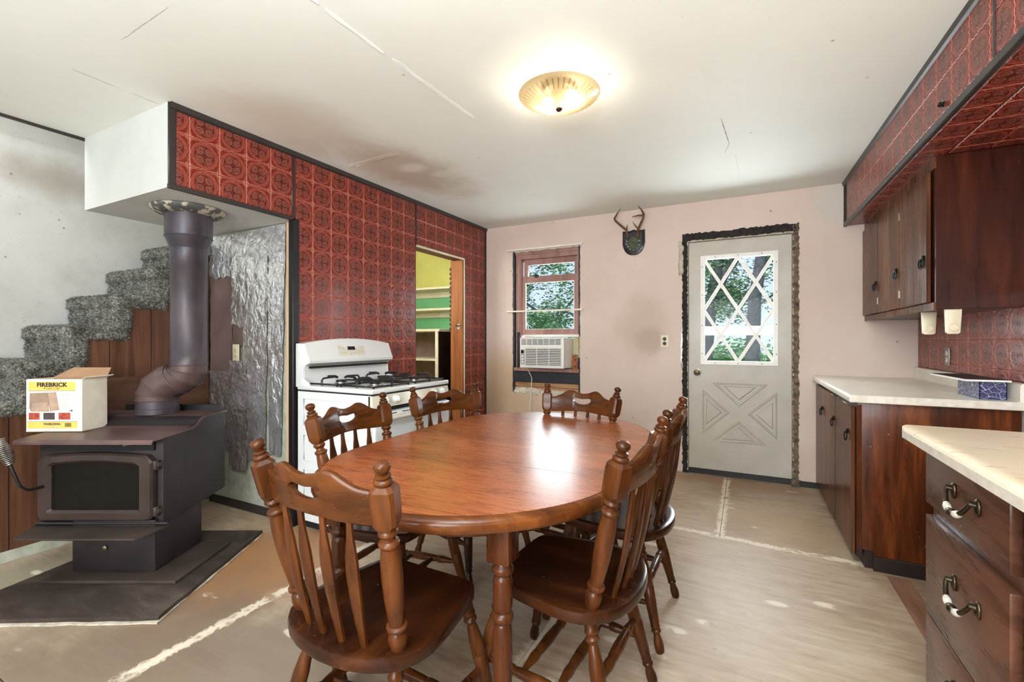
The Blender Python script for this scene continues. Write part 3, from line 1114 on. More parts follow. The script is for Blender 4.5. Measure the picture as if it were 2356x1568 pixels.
t = thing('wall_shelf', 'upper cream pantry shelf between yellow and green paint', 'shelf', (-3.3, 4.1, 1.765), 0, 'pantry shelves')
B().box(-3.8, XL - 0.17, 4.10, 4.39, 1.765, 1.79, 0.003).make('board', M['pantry_cream'], t, world=True)
B().box(-3.8, XL - 0.19, 4.375, 4.392, 1.70, 1.765, 0.002).make('cleat', M['pantry_cream'], t, world=True)
t = thing('wall_shelf', 'second cream pantry shelf across the green paint', 'shelf', (-3.3, 4.1, 1.53), 0, 'pantry shelves')
B().box(-3.8, XL - 0.15, 4.10, 4.39, 1.53, 1.555, 0.003).make('board', M['pantry_cream'], t, world=True)
B().box(-3.8, XL - 0.19, 4.375, 4.392, 1.465, 1.53, 0.002).make('cleat', M['pantry_cream'], t, world=True)
t = thing('shelf_unit', 'old chipped shelf unit standing low in the pantry', 'shelf', (-3.2, 3.95, 0.0))
B().box(-3.78, -2.83, 3.86, 4.38, 1.290, 1.318, 0.004).make('top', M['pantry_cream'], t, world=True)
for z in (0.98, 0.62, 0.25):
    B().box(-3.76, -2.875, 3.88, 4.37, z, z + 0.024, 0.003).make('shelf', M['pantry_cream'], t, world=True)
B().box(-2.872, -2.848, 3.87, 4.38, 0.0, 1.29, 0.003).make('side_panel', M['cab_dark'], t, world=True)
B().box(-2.88, -2.844, 3.855, 3.872, 0.0, 1.29, 0.003).make('face_frame', M['pantry_cream'], t, world=True)
B().box(-3.78, -2.875, 4.37, 4.38, 0.0, 1.29).make('back_panel', M['pantry_mauve'], t, world=True)

t = thing('bottle_opener', 'small metal bottle opener screwed to the pantry jamb', 'bottle opener', (XL - 0.05, PY1 - 0.014, 1.34))
B().box(-0.018, 0.018, -0.004, 0.0, -0.03, 0.03, 0.003).make('plate', M['steel'], t)
B().tube([(-0.018, -0.005, 0.012), (-0.02, -0.03, 0.01), (0.0, -0.036, 0.004), (0.02, -0.03, 0.01), (0.018, -0.005, 0.012)], 0.005).make('lip', M['black'], t)

# ---------------------------------------------------------------- staircase
st = thing('staircase', 'steep shag-carpeted staircase with wood panelled side behind the stove', 'stairs', (XST, 0.6, 0))
RUN, RISE, SY0, SZ0 = 0.22, 0.206, 1.212, 1.07


def fuzzy(name, sx, sy, sz, seed):
    """a soft carpet wrapped slab with a shaggy surface"""
    bm = bmesh.new()
    bmesh.ops.create_cube(bm, size=1.0)
    for v in bm.verts:
        v.co = Vector((v.co.x * sx, v.co.y * sy, v.co.z * sz))
    # subdivide per axis to roughly even cells
    for ax, L in ((0, sx), (1, sy), (2, sz)):
        es = [e for e in bm.edges if abs((e.verts[0].co - e.verts[1].co)[ax]) > L * 0.9]
        bmesh.ops.subdivide_edges(bm, edges=es, cuts=max(2, int(L / 0.0085)), use_grid_fill=True)
    bm.normal_update()
    R2 = random.Random(seed)
    for v in bm.verts:
        c = v.co.copy()
        k = Vector([max(0, abs(c[i]) - ((sx, sy, sz)[i] / 2 - 0.022)) * (1 if c[i] > 0 else -1) for i in range(3)])
        if k.length > 0.022:
            v.co -= k * (1 - 0.022 / k.length)
        nn = noise.noise(c * 45 + Vector((seed, 0, 0)))
        v.co += v.normal * (0.006 * nn + 0.010 * (R2.random() - 0.5))
    bm.normal_update()
    fs = list(bm.faces)
    for k in range(9000):
        f = fs[R2.randrange(len(fs))]
        c = f.calc_center_median() + Vector((R2.uniform(-1, 1), R2.uniform(-1, 1), R2.uniform(-1, 1))) * 0.004
        d = (f.normal + Vector((R2.gauss(0, 0.6), R2.gauss(0, 0.6), R2.gauss(-0.25, 0.5)))).normalized()
        t = d.orthogonal().normalized() * R2.uniform(0.0016, 0.0028)
        L = R2.uniform(0.009, 0.019)
        bm.faces.new((bm.verts.new(c - t), bm.verts.new(c + t), bm.verts.new(c + d * L)))
    me = bpy.data.meshes.new(name)
    bm.to_mesh(me)
    bm.free()
    me.materials.append(M['carpet'])
    for p in me.polygons: p.use_smooth = True
    return me


tread_me = fuzzy('carpet_tread', 0.70, RUN + 0.075, 0.075, 1.0)
riser_me = fuzzy('carpet_riser', 0.70, 0.075, RISE + 0.02, 4.0)
for k in range(-5, 4):
    y, z = SY0 + RUN * k - 0.6, SZ0 + RISE * k
    place(riser_me, 'carpet_riser', st, (-0.325, y + 0.026, z + RISE / 2))
    place(tread_me, 'carpet_tread', st, (-0.325, y + RUN / 2 + 0.012, z + RISE - 0.033))
# wooden side panelling: separate grooved boards below the steps
grooves = [-0.3, -0.02, 0.30, 0.62, 0.94, 1.25, 1.347, 1.393, 1.61, 1.80, 1.985]
grooves = [-0.3, 0.02, 0.33, 0.64, 0.95, 1.254, 1.389, 1.613, 1.80, 1.985]
for y0, y1 in zip(grooves, grooves[1:]):
    cuts_ = [y0]
    pts = [(y0 + 0.002, 0.06), (y1 - 0.002, 0.06)]
    top = []
    for k in range(-8, 7):
        ya, yb_ = SY0 + RUN * k + 0.03, SY0 + RUN * (k + 1) + 0.03
        z = SZ0 + RISE * k + RISE - 0.045
        a, c = max(ya, y0 + 0.002), min(yb_, y1 - 0.002)
        if c > a and z > 0.1:
            top += [(a, z), (c, z)]
    if len(top) < 2: continue
    top.sort(key=lambda q: (q[0], q[1]))
    outline = pts + list(reversed(top))
    if top[0][0] > y0 + 0.01:
        outline.append((top[0][0], 0.06))
        outline = [(max(q[0], top[0][0]), q[1]) for q in outline[:-1]]
    B().prism([(u - 0.6, v) for u, v in outline], -0.012, 0.0, 'x').make('wood_panel', M['panel_v'], st)
B().box(-0.014, 0.004, -1.4, 1.385, 0.0, 0.062, 0.002).make('skirting', M['old_wall'], st)
B().box(-0.66, -0.014, 0.2, 1.38, 0.0, 0.6).make('carcass', M['cab_dark'], st)

# ---------------------------------------------------------------- window in the back wall
w = thing('window_1', 'narrow double hung window over the air conditioner', 'window', (-1.87, YB, 1.4))
del w['category']
struct(w)
yj = YB + 0.03
b = B()
b.frame(-2.230, -1.494, 0.78, 2.15, 0.065, 0.034, 0.02, 0.075, yj, yj + 0.10)
b.box(-2.230, -1.494, yj - 0.01, yj + 0.02, 2.118, 2.15, 0.002)
b.make('window_frame', M['sash'], w, world=True)
B().box(-2.19, -2.178, yj - 0.004, yj + 0.006, 1.25, 2.05).box(-2.172, -2.160, yj - 0.004, yj + 0.006, 1.25, 2.05).make('sash_track', M['sash'], w, world=True)
# upper sash (outer)
b = B()
ya, yb_ = yj + 0.06, yj + 0.095
b.frame(-2.165, -1.528, 1.83, 2.075, 0.05, 0.05, 0.032, 0.06, ya, yb_)
us = b.make('upper_sash', M['sash'], w, world=True)
B().box(-2.12, -1.57, ya + 0.014, ya + 0.018, 1.85, 2.03).make('pane', M['glass'], us, world=True)
B().box(-2.163, -2.148, ya - 0.02, ya, 1.83, 2.05, 0.002).make('stop_strip', M['white_frame'], us, world=True)
# lower sash (inner)
b = B()
ya, yb_ = yj + 0.015, yj + 0.052
b.frame(-2.165, -1.528, 1.255, 1.885, 0.04, 0.038, 0.06, 0.067, ya, yb_)
ls = b.make('lower_sash', M['sash'], w, world=True)
B().box(-2.13, -1.56, ya + 0.014, ya + 0.018, 1.30, 1.83).make('pane', M['glass'], ls, world=True)
# beads coloured pale to look sunlit, inside both sashes
B().frame(-2.126, -1.565, 1.314, 1.819, 0.009, 0.009, 0.006, 0.008, ya + 0.004, ya + 0.013).make('glazing_bead', M['white_frame'], ls, world=True)
B().sphere((-1.99, ya + 0.005, 1.885), 0.020, 1.3, 0.8, 1).make('sash_lock', M['pull'], ls, world=True)
# dark rough edges of the opening where the casing is missing
def ragged(x0, x1, y0, y1, z0, z1, axis, amp, seed, step=0.03):
    """a strip whose faces wander along its length"""
    R2 = random.Random(seed)
    L = (x1 - x0) if axis == 'x' else (z1 - z0)
    n = max(3, int(L / step))
    rr = []
    for i in range(n + 1):
        t = i / n
        a = [(R2.random() - 0.5) * 2 * amp for _ in range(4)]
        if axis == 'x':
            x = x0 + L * t
            rr.append([(x, y0 + a[0], z0 + a[1]), (x, y1, z0 + a[1]), (x, y1, z1 + a[2]), (x, y0 + a[3], z1 + a[2])])
        else:
            z = z0 + L * t
            rr.append([(x0 + a[1], y0 + a[0], z), (x0 + a[1], y1, z), (x1 + a[2], y1, z), (x1 + a[2], y0 + a[3], z)])
    return B().rings(rr)
ragged(-2.250, -2.228, YB - 0.004, YB + 0.10, 0.64, 2.155, 'z', 0.003, 1).make('rough_edge', M['navy'], w, 60, world=True)
ragged(-1.503, -1.488, YB - 0.003, YB + 0.10, 0.64, 2.155, 'z', 0.003, 2).make('rough_edge', M['navy'], w, 60, world=True)
ragged(-2.25, -1.49, YB - 0.003, YB + 0.10, 2.146, 2.160, 'x', 0.004, 3).make('rough_edge', M['torn'], w, 60, world=True)
B().box(-2.232, -1.496, YB - 0.02, yj + 0.1, 0.868, 0.905, 0.004).make('stool', M['sash'], w, world=True)
B().box(-2.245, -1.496, YB - 0.004, YB + 0.02, 0.752, 0.868, 0.004).make('apron', M['navy'], w, world=True)
for k, (z0, z1) in enumerate(((0.705, 0.75), (0.655, 0.70))):
    B().box(-2.235, -1.868, YB + 0.014, YB + 0.03, z0, z1, 0.003).make('lath', M['lath'], w, world=True)
    B().box(-1.862, -1.496, YB + 0.014, YB + 0.03, z0, z1, 0.003).make('lath', M['lath'], w, world=True)
B().box(-2.246, -1.49, YB + 0.035, YB + 0.05, 0.62, 0.78).make('backing', M['lath'], w, world=True)
B().box(-2.205, -2.178, YB + 0.005, yj + 0.03, 0.905, 1.285, 0.004).box(-1.512, -1.498, YB + 0.005, yj + 0.03, 0.905, 1.12, 0.004).make('filler_board', M['navy'], w, world=True)

# crumpled paper stuffed under the window
def crumple(u0, u1, z0, z1, y, amp, seed, nx=26, ny=12, freq=16):
    def f(s, t):
        x = u0 + (u1 - u0) * s
        z = z0 + (z1 - z0) * t
        q = Vector((x * freq, seed, z * freq))
        d = abs(noise.noise(q)) + 0.5 * abs(noise.noise(q * 2.3)) + 0.25 * abs(noise.noise(q * 5))
        e = math.sin(PI * s) ** 0.4 * math.sin(PI * t) ** 0.4
        return (x + 0.01 * noise.noise(q + Vector((3, 3, 3))), y - amp * d * e, z + 0.018 * noise.noise(Vector((x * 12, seed + 5, t * 2))))
    return B().grid(nx, ny, f)
o = crumple(-2.25, -1.93, 0.615, 0.69, YB + 0.012, 0.05, 1.0).make('paper_wad', M['paper'], None, 70)
tag(o, 'pale crumpled paper stuffed into the wall gap under the window, left end', 'paper', 'paper stuffed under the window')
o = crumple(-1.93, -1.52, 0.625, 0.675, YB + 0.012, 0.035, 9.0).make('paper_wad', M['paper'], None, 70)
tag(o, 'flatter crumpled paper in the wall gap behind the far chair', 'paper', 'paper stuffed under the window')

# ---------------------------------------------------------------- air conditioner
ac = thing('air_conditioner', 'white window air conditioner with louvred front and yellowed side pleats', 'air conditioner', (-1.78, 4.2, 0.91))
YA = 4.16
B().box(-2.03, -1.565, YA, 4.75, 0.925, 1.222, 0.008).make('housing', M['ac_white'], ac, world=True)
B().box(-2.035, -1.56, YA - 0.024, YA, 0.922, 1.225, 0.010, 2).make('front_panel', M['ac_white'], ac, world=True)
B().box(-2.02, -1.585, YA - 0.027, YA - 0.022, 1.155, 1.212, 0.002).make('air_outlet', M['ac_dark'], ac, world=True)
for k in range(4):
    z = 1.161 + k * 0.013
    B().box(-2.015, -1.59, YA - 0.031, YA - 0.024, z, z + 0.007, 0.001).make('louver', M['ac_white'], ac, world=True)
for k in range(8):
    x = -2.02 + k * 0.0614
    B().box(x, x + 0.006, YA - 0.032, YA - 0.024, 1.156, 1.211, 0.001).make('vane', M['ac_white'], ac, world=True)
B().box(-1.965, -1.582, YA - 0.027, YA - 0.022, 0.945, 1.12).make('intake', M['ac_dark'], ac, world=True)
for k in range(11):
    z = 0.946 + k * 0.0163
    B().box(-1.965, -1.582, YA - 0.032, YA - 0.024, z, z + 0.0085, 0.001).make('slat', M['ac_white'], ac, world=True)
for x in (-1.968, -1.842, -1.712, -1.583):
    B().box(x - 0.003, x + 0.003, YA - 0.034, YA - 0.024, 0.943, 1.124, 0.001).make('mullion', M['ac_white'], ac, world=True)
B().box(-2.024, -1.976, YA - 0.028, YA - 0.022, 0.955, 1.108, 0.002).make('control_panel', M['ac_grey'], ac, world=True)
B().box(-2.016, -1.986, YA - 0.030, YA - 0.026, 1.068, 1.098, 0.001).make('display', M['display'], ac, world=True)
for k in range(3):
    B().box(-2.012, -1.990, YA - 0.031, YA - 0.026, 0.975 + k * 0.028, 0.988 + k * 0.028, 0.001).make('button', M['ac_white'], ac, world=True)
# accordion side curtains and the top channel
yp = 4.40
b = B()
for k in range(5):
    x = -1.562 + k * 0.0155
    b.rings([[(x, yp + 0.012, z), (x + 0.0078, yp - 0.004, z), (x + 0.0155, yp + 0.012, z), (x + 0.0078, yp + 0.02, z)] for z in (1.01 + 0.004 * k, 1.235)])
b.make('side_pleat', M['ac_yellow'], ac, 20, world=True)
B().box(-2.10, -2.03, yp, yp + 0.012, 1.05, 1.235, 0.002).make('side_pleat', M['ac_white'], ac, world=True)
B().box(-2.105, -1.495, yp - 0.012, yp + 0.02, 1.232, 1.258, 0.003).make('mounting_channel', M['ac_white'], ac, world=True)
cord = [(-2.0, YA + 0.06, 0.925), (-2.0, 4.30, 0.86), (-2.005, 4.37, 0.80), (-2.02, 4.385, 0.66), (-2.035, 4.39, 0.5), (-2.04, 4.392, 0.2), (-2.05, 4.39, 0.012)]
B().tube(cord, 0.005, 6).make('power_cord', M['ac_white'], ac, world=True)
o = crumple(-1.57, -1.505, 0.87, 1.05, 4.395, 0.06, 4.0, 14, 20, 22).make('insulation_tuft', M['insulation'], None, 70)
tag(o, 'rust-coloured insulation tuft hanging at the right of the air conditioner', 'insulation', 'insulation around the air conditioner')
o = crumple(-2.10, -2.04, 0.905, 1.06, 4.392, 0.03, 14.0, 12, 18, 24).make('insulation_tuft', M['insulation'], None, 70)
tag(o, 'narrow rust-coloured insulation strip left of the air conditioner', 'insulation', 'insulation around the air conditioner')

for z, zl, lab in ((2.168, 2.168, 'upper white curtain rod across the top of the window'), (1.508, 1.508, 'lower white curtain rod across the middle of the window')):
    t = thing('curtain_rod', lab, 'curtain rod', (-1.88, YB - 0.03, z), 0, 'curtain rods at the window')
    b = B().box(-0.43, 0.425, -0.012, -0.006, -0.009, 0.009, 0.002)
    b.make('rod', M['rod'], t)
    for s_ in (-1, 1):
        B().box(s_ * 0.425 - 0.004, s_ * 0.425 + 0.004, -0.010, 0.029, -0.011, 0.011, 0.002).box(s_ * 0.425 - 0.008, s_ * 0.425 + 0.008, 0.025, 0.029, -0.02, 0.022, 0.001).make('bracket', M['rod'], t)

# ---------------------------------------------------------------- back door
d = thing('door_1', 'pale greige back door with diamond lattice window and crossbuck panel', 'door', (-0.06, YB, 0.03))
del d['category']
struct(d)
yd = YB + 0.018
b = B()
def rect(x0, x1, z0, z1, y): return [(x0, y, z0), (x1, y, z0), (x1, y, z1), (x0, y, z1)]
b.rings([rect(-0.46, 0.345, 0.045, 2.085, yd + 0.04), rect(-0.46, 0.345, 0.045, 2.085, yd + 0.003), rect(-0.457, 0.342, 0.048, 2.082, yd), rect(-0.345, 0.232, 1.0, 1.945, yd), rect(-0.345, 0.232, 1.0, 1.945, yd + 0.04)], closed=True)
b.make('slab', M['door_paint'], d, world=True)
b = B()
x0, x1, z0, z1 = -0.360, 0.246, 0.982, 1.955
b.frame(x0, x1, z0, z1, 0.034, 0.034, 0.034, 0.034, yd - 0.012, yd + 0.02)
fr = b.make('window_frame', M['white_frame'], d, world=True)
B().box(x0 + 0.03, x1 - 0.03, yd + 0.016, yd + 0.020, z0 + 0.03, z1 - 0.03).make('pane', M['glass'], fr, world=True)
for (x, z) in [(x0 + 0.014, z0 + (z1 - z0) * q) for q in (0.1, 0.36, 0.64, 0.9)] + [(x1 - 0.014, z0 + (z1 - z0) * q) for q in (0.1, 0.36, 0.64, 0.9)] + [(x0 + (x1 - x0) * q, z0 + 0.014) for q in (0.2, 0.5, 0.8)] + [(x0 + (x1 - x0) * q, z1 - 0.014) for q in (0.2, 0.5, 0.8)]:
    B().sphere((x, yd - 0.012, z), 0.0042, 1, 0.5, 1, 8, 5).make('screw', M['black'], fr, world=True)
# diamond lattice: six diagonal bars
gx0, gx1, gz0, gz1 = x0 + 0.028, x1 - 0.028, z0 + 0.028, z1 - 0.028
gm, gh = (gx0 + gx1) / 2, (gz0 + gz1) / 2
bars = [((gx0, gh), (gm, gz1)), ((gx0, gz0), (gx1, gz1)), ((gm, gz0), (gx1, gh)),
        ((gx0, gh), (gm, gz0)), ((gx0, gz1), (gx1, gz0)), ((gm, gz1), (gx1, gh))]
for k, (p, q) in enumerate(bars):
    L = math.hypot(q[0] - p[0], q[1] - p[1])
    ang = math.atan2(q[1] - p[1], q[0] - p[0])
    mt = Matrix.Translation(((p[0] + q[0]) / 2, yd + (0.002 if k < 3 else 0.005), (p[1] + q[1]) / 2)) @ Matrix.Rotation(-ang, 4, 'Y')
    B().xbox((L, 0.014, 0.026), mt, 0.003).make('lattice_bar', M['white_frame'], d, world=True)


def tri_panel(tri):
    cx = sum(p[0] for p in tri) / 3
    cz = sum(p[1] for p in tri) / 3
    rr = []
    for k, h in ((1.0, 0.0), (0.93, 0.009), (0.86, 0.008), (0.80, 0.001), (0.62, 0.001), (0.50, 0.009)):
        rr.append([(cx + (p[0] - cx) * k, yd - h, cz + (p[1] - cz) * k) for p in tri])
    return B().rings(rr, False, True)
for tri in ([(-0.261, 0.822), (0.173, 0.822), (-0.05, 0.623)], [(-0.343, 0.76), (-0.125, 0.561), (-0.345, 0.362)],
            [(0.237, 0.76), (0.017, 0.562), (0.237, 0.362)], [(-0.272, 0.30), (-0.055, 0.495), (0.164, 0.303)]):
    tri_panel(tri).make('crossbuck_panel', M['door_paint'], d, 25, world=True)
kb = B().lathe([(0.032, 0.0), (0.031, 0.006), (0.012, 0.010), (0.011, 0.030), (0.022, 0.036), (0.028, 0.048), (0.026, 0.060), (0.012, 0.067), (0.002, 0.068)], 20,
               Matrix.Translation((-0.386, yd, 0.911)) @ Matrix.Rotation(PI / 2, 4, 'X')).make('door_knob', M['brass'], d, world=True)
B().lathe([(0.010, 0.066), (0.009, 0.071), (0.001, 0.072)], 12, Matrix.Translation((-0.386, yd, 0.911)) @ Matrix.Rotation(PI / 2, 4, 'X')).make('lock_button', M['black'], kb, world=True)
B().box(-0.47, 0.352, YB + 0.01, YB + 0.13, 0.0, 0.045).make('threshold', M['black'], d, world=True)
ys_ = YB + 0.115
B().frame(-0.46, 0.345, 0.045, 2.085, 0.125, 0.123, 0.93, 0.12, ys_, ys_ + 0.02).box(-0.335, 0.222, ys_ + 0.001, ys_ + 0.019, 1.245, 1.325).make('storm_door', M['white_frame'], d, world=True)
# ragged foam and torn plaster around the frame
ragged(-0.512, -0.468, YB - 0.006, YB + 0.06, 0.0, 2.15, 'z', 0.006, 11, 0.016).make('ragged_gap', M['foam_dark'], d, 70, world=True)
ragged(0.350, 0.392, YB - 0.006, YB + 0.06, 0.04, 2.16, 'z', 0.006, 12, 0.014).make('ragged_gap', M['foam'], d, 70, world=True)
ragged(-0.512, 0.392, YB - 0.006, YB + 0.06, 2.100, 2.165, 'x', 0.007, 13, 0.016).make('ragged_gap', M['foam_dark'], d, 70, world=True)
B().box(-0.476, -0.462, YB - 0.002, YB + 0.09, 0.02, 2.10, 0.002).box(0.347, 0.360, YB - 0.002, YB + 0.09, 0.03, 2.10, 0.002).box(-0.476, 0.360, YB, YB + 0.09, 2.088, 2.104, 0.002).make('door_frame', M['torn'], d, world=True)
crumple(-0.545, -0.50, 1.80, 2.10, YB - 0.001, 0.03, 21.0, 8, 26, 20).make('torn_plaster', M['torn'], d, 70, world=True)
crumple(0.335, 0.40, -0.005, 0.05, YB - 0.03, 0.06, 23.0, 14, 10, 30).make('torn_plaster', M['foam'], d, 70, world=True)
ragged(-0.525, -0.508, YB - 0.004, YB + 0.01, 0.95, 1.3, 'z', 0.004, 17).make('tape_strip', M['outlet_steel'], d, 70, world=True)

# ---------------------------------------------------------------- outlets


def outlet(lab, mat4, plate, face, extra=None):
    t = thing('wall_outlet', lab, 'outlet', mat4.translation, 0, 'wall outlets')
    r = mat4.to_3x3().to_4x4()
    def mk(bb, n, m):
        bb.bm.transform(r)
        return bb.make(n, m, t)
    mk(B().box(-0.036, 0.036, -0.006, 0.0, -0.058, 0.058, 0.003, 2), 'plate', plate)
    for z in (0.021, -0.021):
        mk(B().lathe([(0.0165, 0.0), (0.0165, 0.0085), (0.015, 0.0095), (0.001, 0.0095)], 16, Matrix.Translation((0, 0, z)) @ Matrix.Rotation(PI / 2, 4, 'X')), 'socket', face)
        mk(B().box(-0.008, -0.0055, -0.0102, -0.009, z - 0.002, z + 0.007).box(0.0055, 0.008, -0.0102, -0.009, z - 0.002, z + 0.007).box(-0.0025, 0.0025, -0.0102, -0.009, z - 0.011, z - 0.006), 'slot', M['black'])
    mk(B().sphere((0, -0.006, 0), 0.0035, 1, 0.5, 1, 8, 5), 'screw', M['steel'])
    return t


outlet('ivory wall outlet on the smudged pink wall left of the door', Matrix.Translation((-0.667, YB, 1.19)), M['outlet'], M['ac_dark'])
outlet('ivory outlet poking through the foil behind the stove pipe', Matrix.Translation((-3.20, 1.972, 1.112)), M['outlet'], M['outlet'])
outlet('steel outlet on the red tiles above the counter', Matrix.Translation((XR - 0.004, 3.84, 1.095)) @ Matrix.Rotation(PI / 2, 4, 'Z') @ Matrix.Rotation(PI, 4, 'Z') @ Matrix.Rotation(0, 4, 'X'), M['outlet_steel'], M['outlet'])

# ---------------------------------------------------------------- antler plaque
t = thing('antler_plaque', 'small antlers on a dark shield plaque hung on the pink wall', 'trophy', (-0.95, YB, 2.13))
def shield(sx, sz, dz=0.0):
    L = [(-0.105, 0.118), (-0.05, 0.108), (-0.025, 0.112), (0.0, 0.126), (0.025, 0.112), (0.05, 0.108), (0.105, 0.118)]
    R_ = []
    for k in range(9):
        a = k / 8
        R_.append((0.105 * math.cos(a * PI / 2) ** 0.75 if a < 1 else 0.0, 0.0 - 0.118 * math.sin(a * PI / 2) ** 1.25))
    pts = L + R_ + [(-x, z) for x, z in reversed(R_[:-1])]
    return [(x * sx, z * sz + dz) for x, z in pts]
B().prism(shield(1, 1), -0.016, 0.0, 'y', 0.004).make('shield', M['shield'], t)
B().prism(shield(0.80, 0.80, 0.004), -0.021, -0.014, 'y', 0.003).make('shield_field', M['navy'], t)
B().sphere((0, -0.020, -0.005), 0.055, 1.0, 0.42, 1.2, 16, 10).make('felt_cap', M['felt'], t)
for x, z in ((-0.063, 0.018), (-0.066, -0.01), (-0.052, -0.035), (-0.032, -0.058), (0.0, -0.068), (0.032, -0.054), (0.050, -0.025), (0.057, 0.012)):
    B().sphere((x, -0.022, z), 0.0055, 1, 0.6, 1, 8, 6).make('tack', M['tack'], t)
b = B()
b.tube([(-0.045, -0.03, 0.045), (-0.062, -0.05, 0.12), (-0.11, -0.085, 0.165), (-0.150, -0.10, 0.205), (-0.160, -0.11, 0.225), (-0.13, -0.115, 0.27), (-0.098, -0.12, 0.312)], [0.012, 0.011, 0.010, 0.010, 0.011, 0.007, 0.002], 8)
b.tube([(-0.06, -0.05, 0.115), (-0.050, -0.07, 0.14), (-0.047, -0.075, 0.165)], [0.008, 0.005, 0.0015], 6)
b.make('antler', M['antler'], t)
b = B()
b.tube([(0.045, -0.03, 0.045), (0.050, -0.05, 0.115), (0.085, -0.085, 0.165), (0.108, -0.10, 0.205), (0.113, -0.11, 0.235), (0.095, -0.12, 0.275), (0.066, -0.125, 0.312)], [0.012, 0.011, 0.010, 0.009, 0.010, 0.007, 0.002], 8)
b.tube([(0.11, -0.11, 0.225), (0.07, -0.12, 0.226), (0.012, -0.125, 0.218)], [0.008, 0.008, 0.004], 8)
b.tube([(0.050, -0.05, 0.12), (0.025, -0.07, 0.15), (0.005, -0.08, 0.185)], [0.008, 0.006, 0.0015], 6)
b.make('antler', M['antler'], t)

# ---------------------------------------------------------------- foil sheets on the wall behind the stove


def foil(x0, x1, z0, z1, mat, lab, seed, amp=0.016, y=1.992, taper=0.0, nx=22, nz=70, freq=9):
    def f(s, t):
        w0 = x0 + taper * (1 - t) * 0.4 + 0.010 * noise.noise(Vector((seed, t * 9, 0)))
        w1 = x1 - taper * (1 - t) + 0.012 * noise.noise(Vector((seed + 7, t * 8, 0)))
        x = w0 + (w1 - w0) * s
        z = z0 + (z1 - z0) * t
        q = Vector((x * freq, seed, z * freq * 0.7))
        d = 0.45 * abs(noise.noise(q * 0.6)) + 0.35 * abs(noise.noise(q * 2.1)) + 0.15 * abs(noise.noise(q * 4.7))
        ed = 0.02 * noise.noise(Vector((x * 20, seed, 1.5))) * (1 - t) ** 4
        return (x, y - 0.003 - amp * d, z + ed)
    o = f_ = B().grid(nx, nz, f).make('foil_sheet', mat, None, 24)
    tag(o, lab, 'foil', 'foil sheets on the wall behind the stove')
    return o


foil(-3.545, -3.285, 1.66, 1.955, M['foil'], 'short bright foil strip at the top left beside the stove pipe', 2.0, 0.020, nx=20, nz=26)
foil(-3.545, -3.275, 0.96, 1.68, M['foil_brown'], 'flat browned foil sheet under the short bright strip', 31.0, 0.002, 1.994, nx=14, nz=40, freq=4)
foil(-3.28, -3.13, 1.30, 1.955, M['foil'], 'narrow bright foil strip above the ivory outlet', 5.0, 0.018, nx=14, nz=50)
foil(-3.27, -3.15, 1.15, 1.32, M['foil_brown'], 'small browned foil patch just above the ivory outlet', 35.0, 0.002, 1.994, nx=10, nz=14, freq=4)
foil(-3.155, -2.868, 0.36, 1.962, M['foil'], 'widest bright foil sheet hanging right of the ivory outlet', 8.0, 0.020, nx=26, nz=110, taper=0.03)
foil(-2.880, -2.690, 0.42, 1.968, M['foil'], 'narrow foil sheet nearest the red tiled wall', 12.0, 0.022, nx=18, nz=110, taper=0.05)
foil(-3.56, -3.285, 0.42, 0.975, M['foil_dull'], 'sooty crumpled foil low behind the stove top', 15.0, 0.022, 1.99, nx=24, nz=44, freq=14)
foil(-3.30, -3.10, 0.28, 1.055, M['foil_dull'], 'sooty crumpled foil strip below the ivory outlet', 19.0, 0.022, 1.988, nx=18, nz=60, freq=14)

# ---------------------------------------------------------------- hearth pad, wood stove, flue, box
YAW = math.radians(27.15)
CS, SN = math.cos(YAW), math.sin(YAW)


def sw(lat, dep, z=0.0):
    """stove frame: sideways and away from the door, to world"""
    return (lat * CS - dep * SN, lat * SN + dep * CS, z)


pad = thing('hearth_pad', 'worn grey-brown hearth board lying under the wood stove', 'hearth pad', (-2.75, 1.2, 0))
PO = [(-2.222, 1.037), (-2.656, 1.80), (-3.30, 1.46), (-3.20, 1.12), (-3.125, 0.83), (-3.10, 0.55)]
def ragline(P, amp, seed, n=14):
    R2 = random.Random(seed)
    out = []
    for i in range(len(P)):
        p, q = P[i], P[(i + 1) % len(P)]
        for k in range(n):
            t = k / n
            a = amp if k else 0
            out.append((p[0] + (q[0] - p[0]) * t + (R2.random() - 0.5) * a, p[1] + (q[1] - p[1]) * t + (R2.random() - 0.5) * a))
    return out
B().prism(ragline([(x * 1.0 + (0.012 if x > -2.9 else 0), y - 0.012) for x, y in PO], 0.012, 3), 0.0015, 0.008, 'z').make('torn_backing', M['torn'], pad, 60, world=True)
B().prism(ragline(PO, 0.005, 4), 0.008, 0.026, 'z', 0.003).make('pad_board', M['pad'], pad, 60, world=True)

stv = thing('wood_stove', 'black steel wood stove with glass door on a pedestal', 'stove', sw(-2.04, 2.27, 0.0), YAW)
# local x = lat + 2.04, y = depth - 2.27
def lx(v): return v + 2.04
def ly(v): return v - 2.27
# base tray under the pedestal
b = B()
x0, x1, y0, y1 = lx(-2.27), lx(-1.62), ly(2.19), ly(2.62)
b.prism([(x0, y0), (x1, y0 + 0.0), (x1 + 0.0, y1), (x0 + 0.03, y1)], 0.027, 0.042, 'z', 0.002)
b.make('floor_plate', M['tray'], stv)
B().box(lx(-2.20), lx(-1.785), ly(2.275), ly(2.62), 0.042, 0.30, 0.006, 2).make('pedestal', M['stove'], stv)
B().lathe([(0.012, 0), (0.011, 0.01), (0.004, 0.013), (0.001, 0.013)], 12, Matrix.Translation((lx(-2.03), ly(2.275), 0.165)) @ Matrix.Rotation(PI / 2, 4, 'X')).make('pedestal_knob', M['brass'], stv)
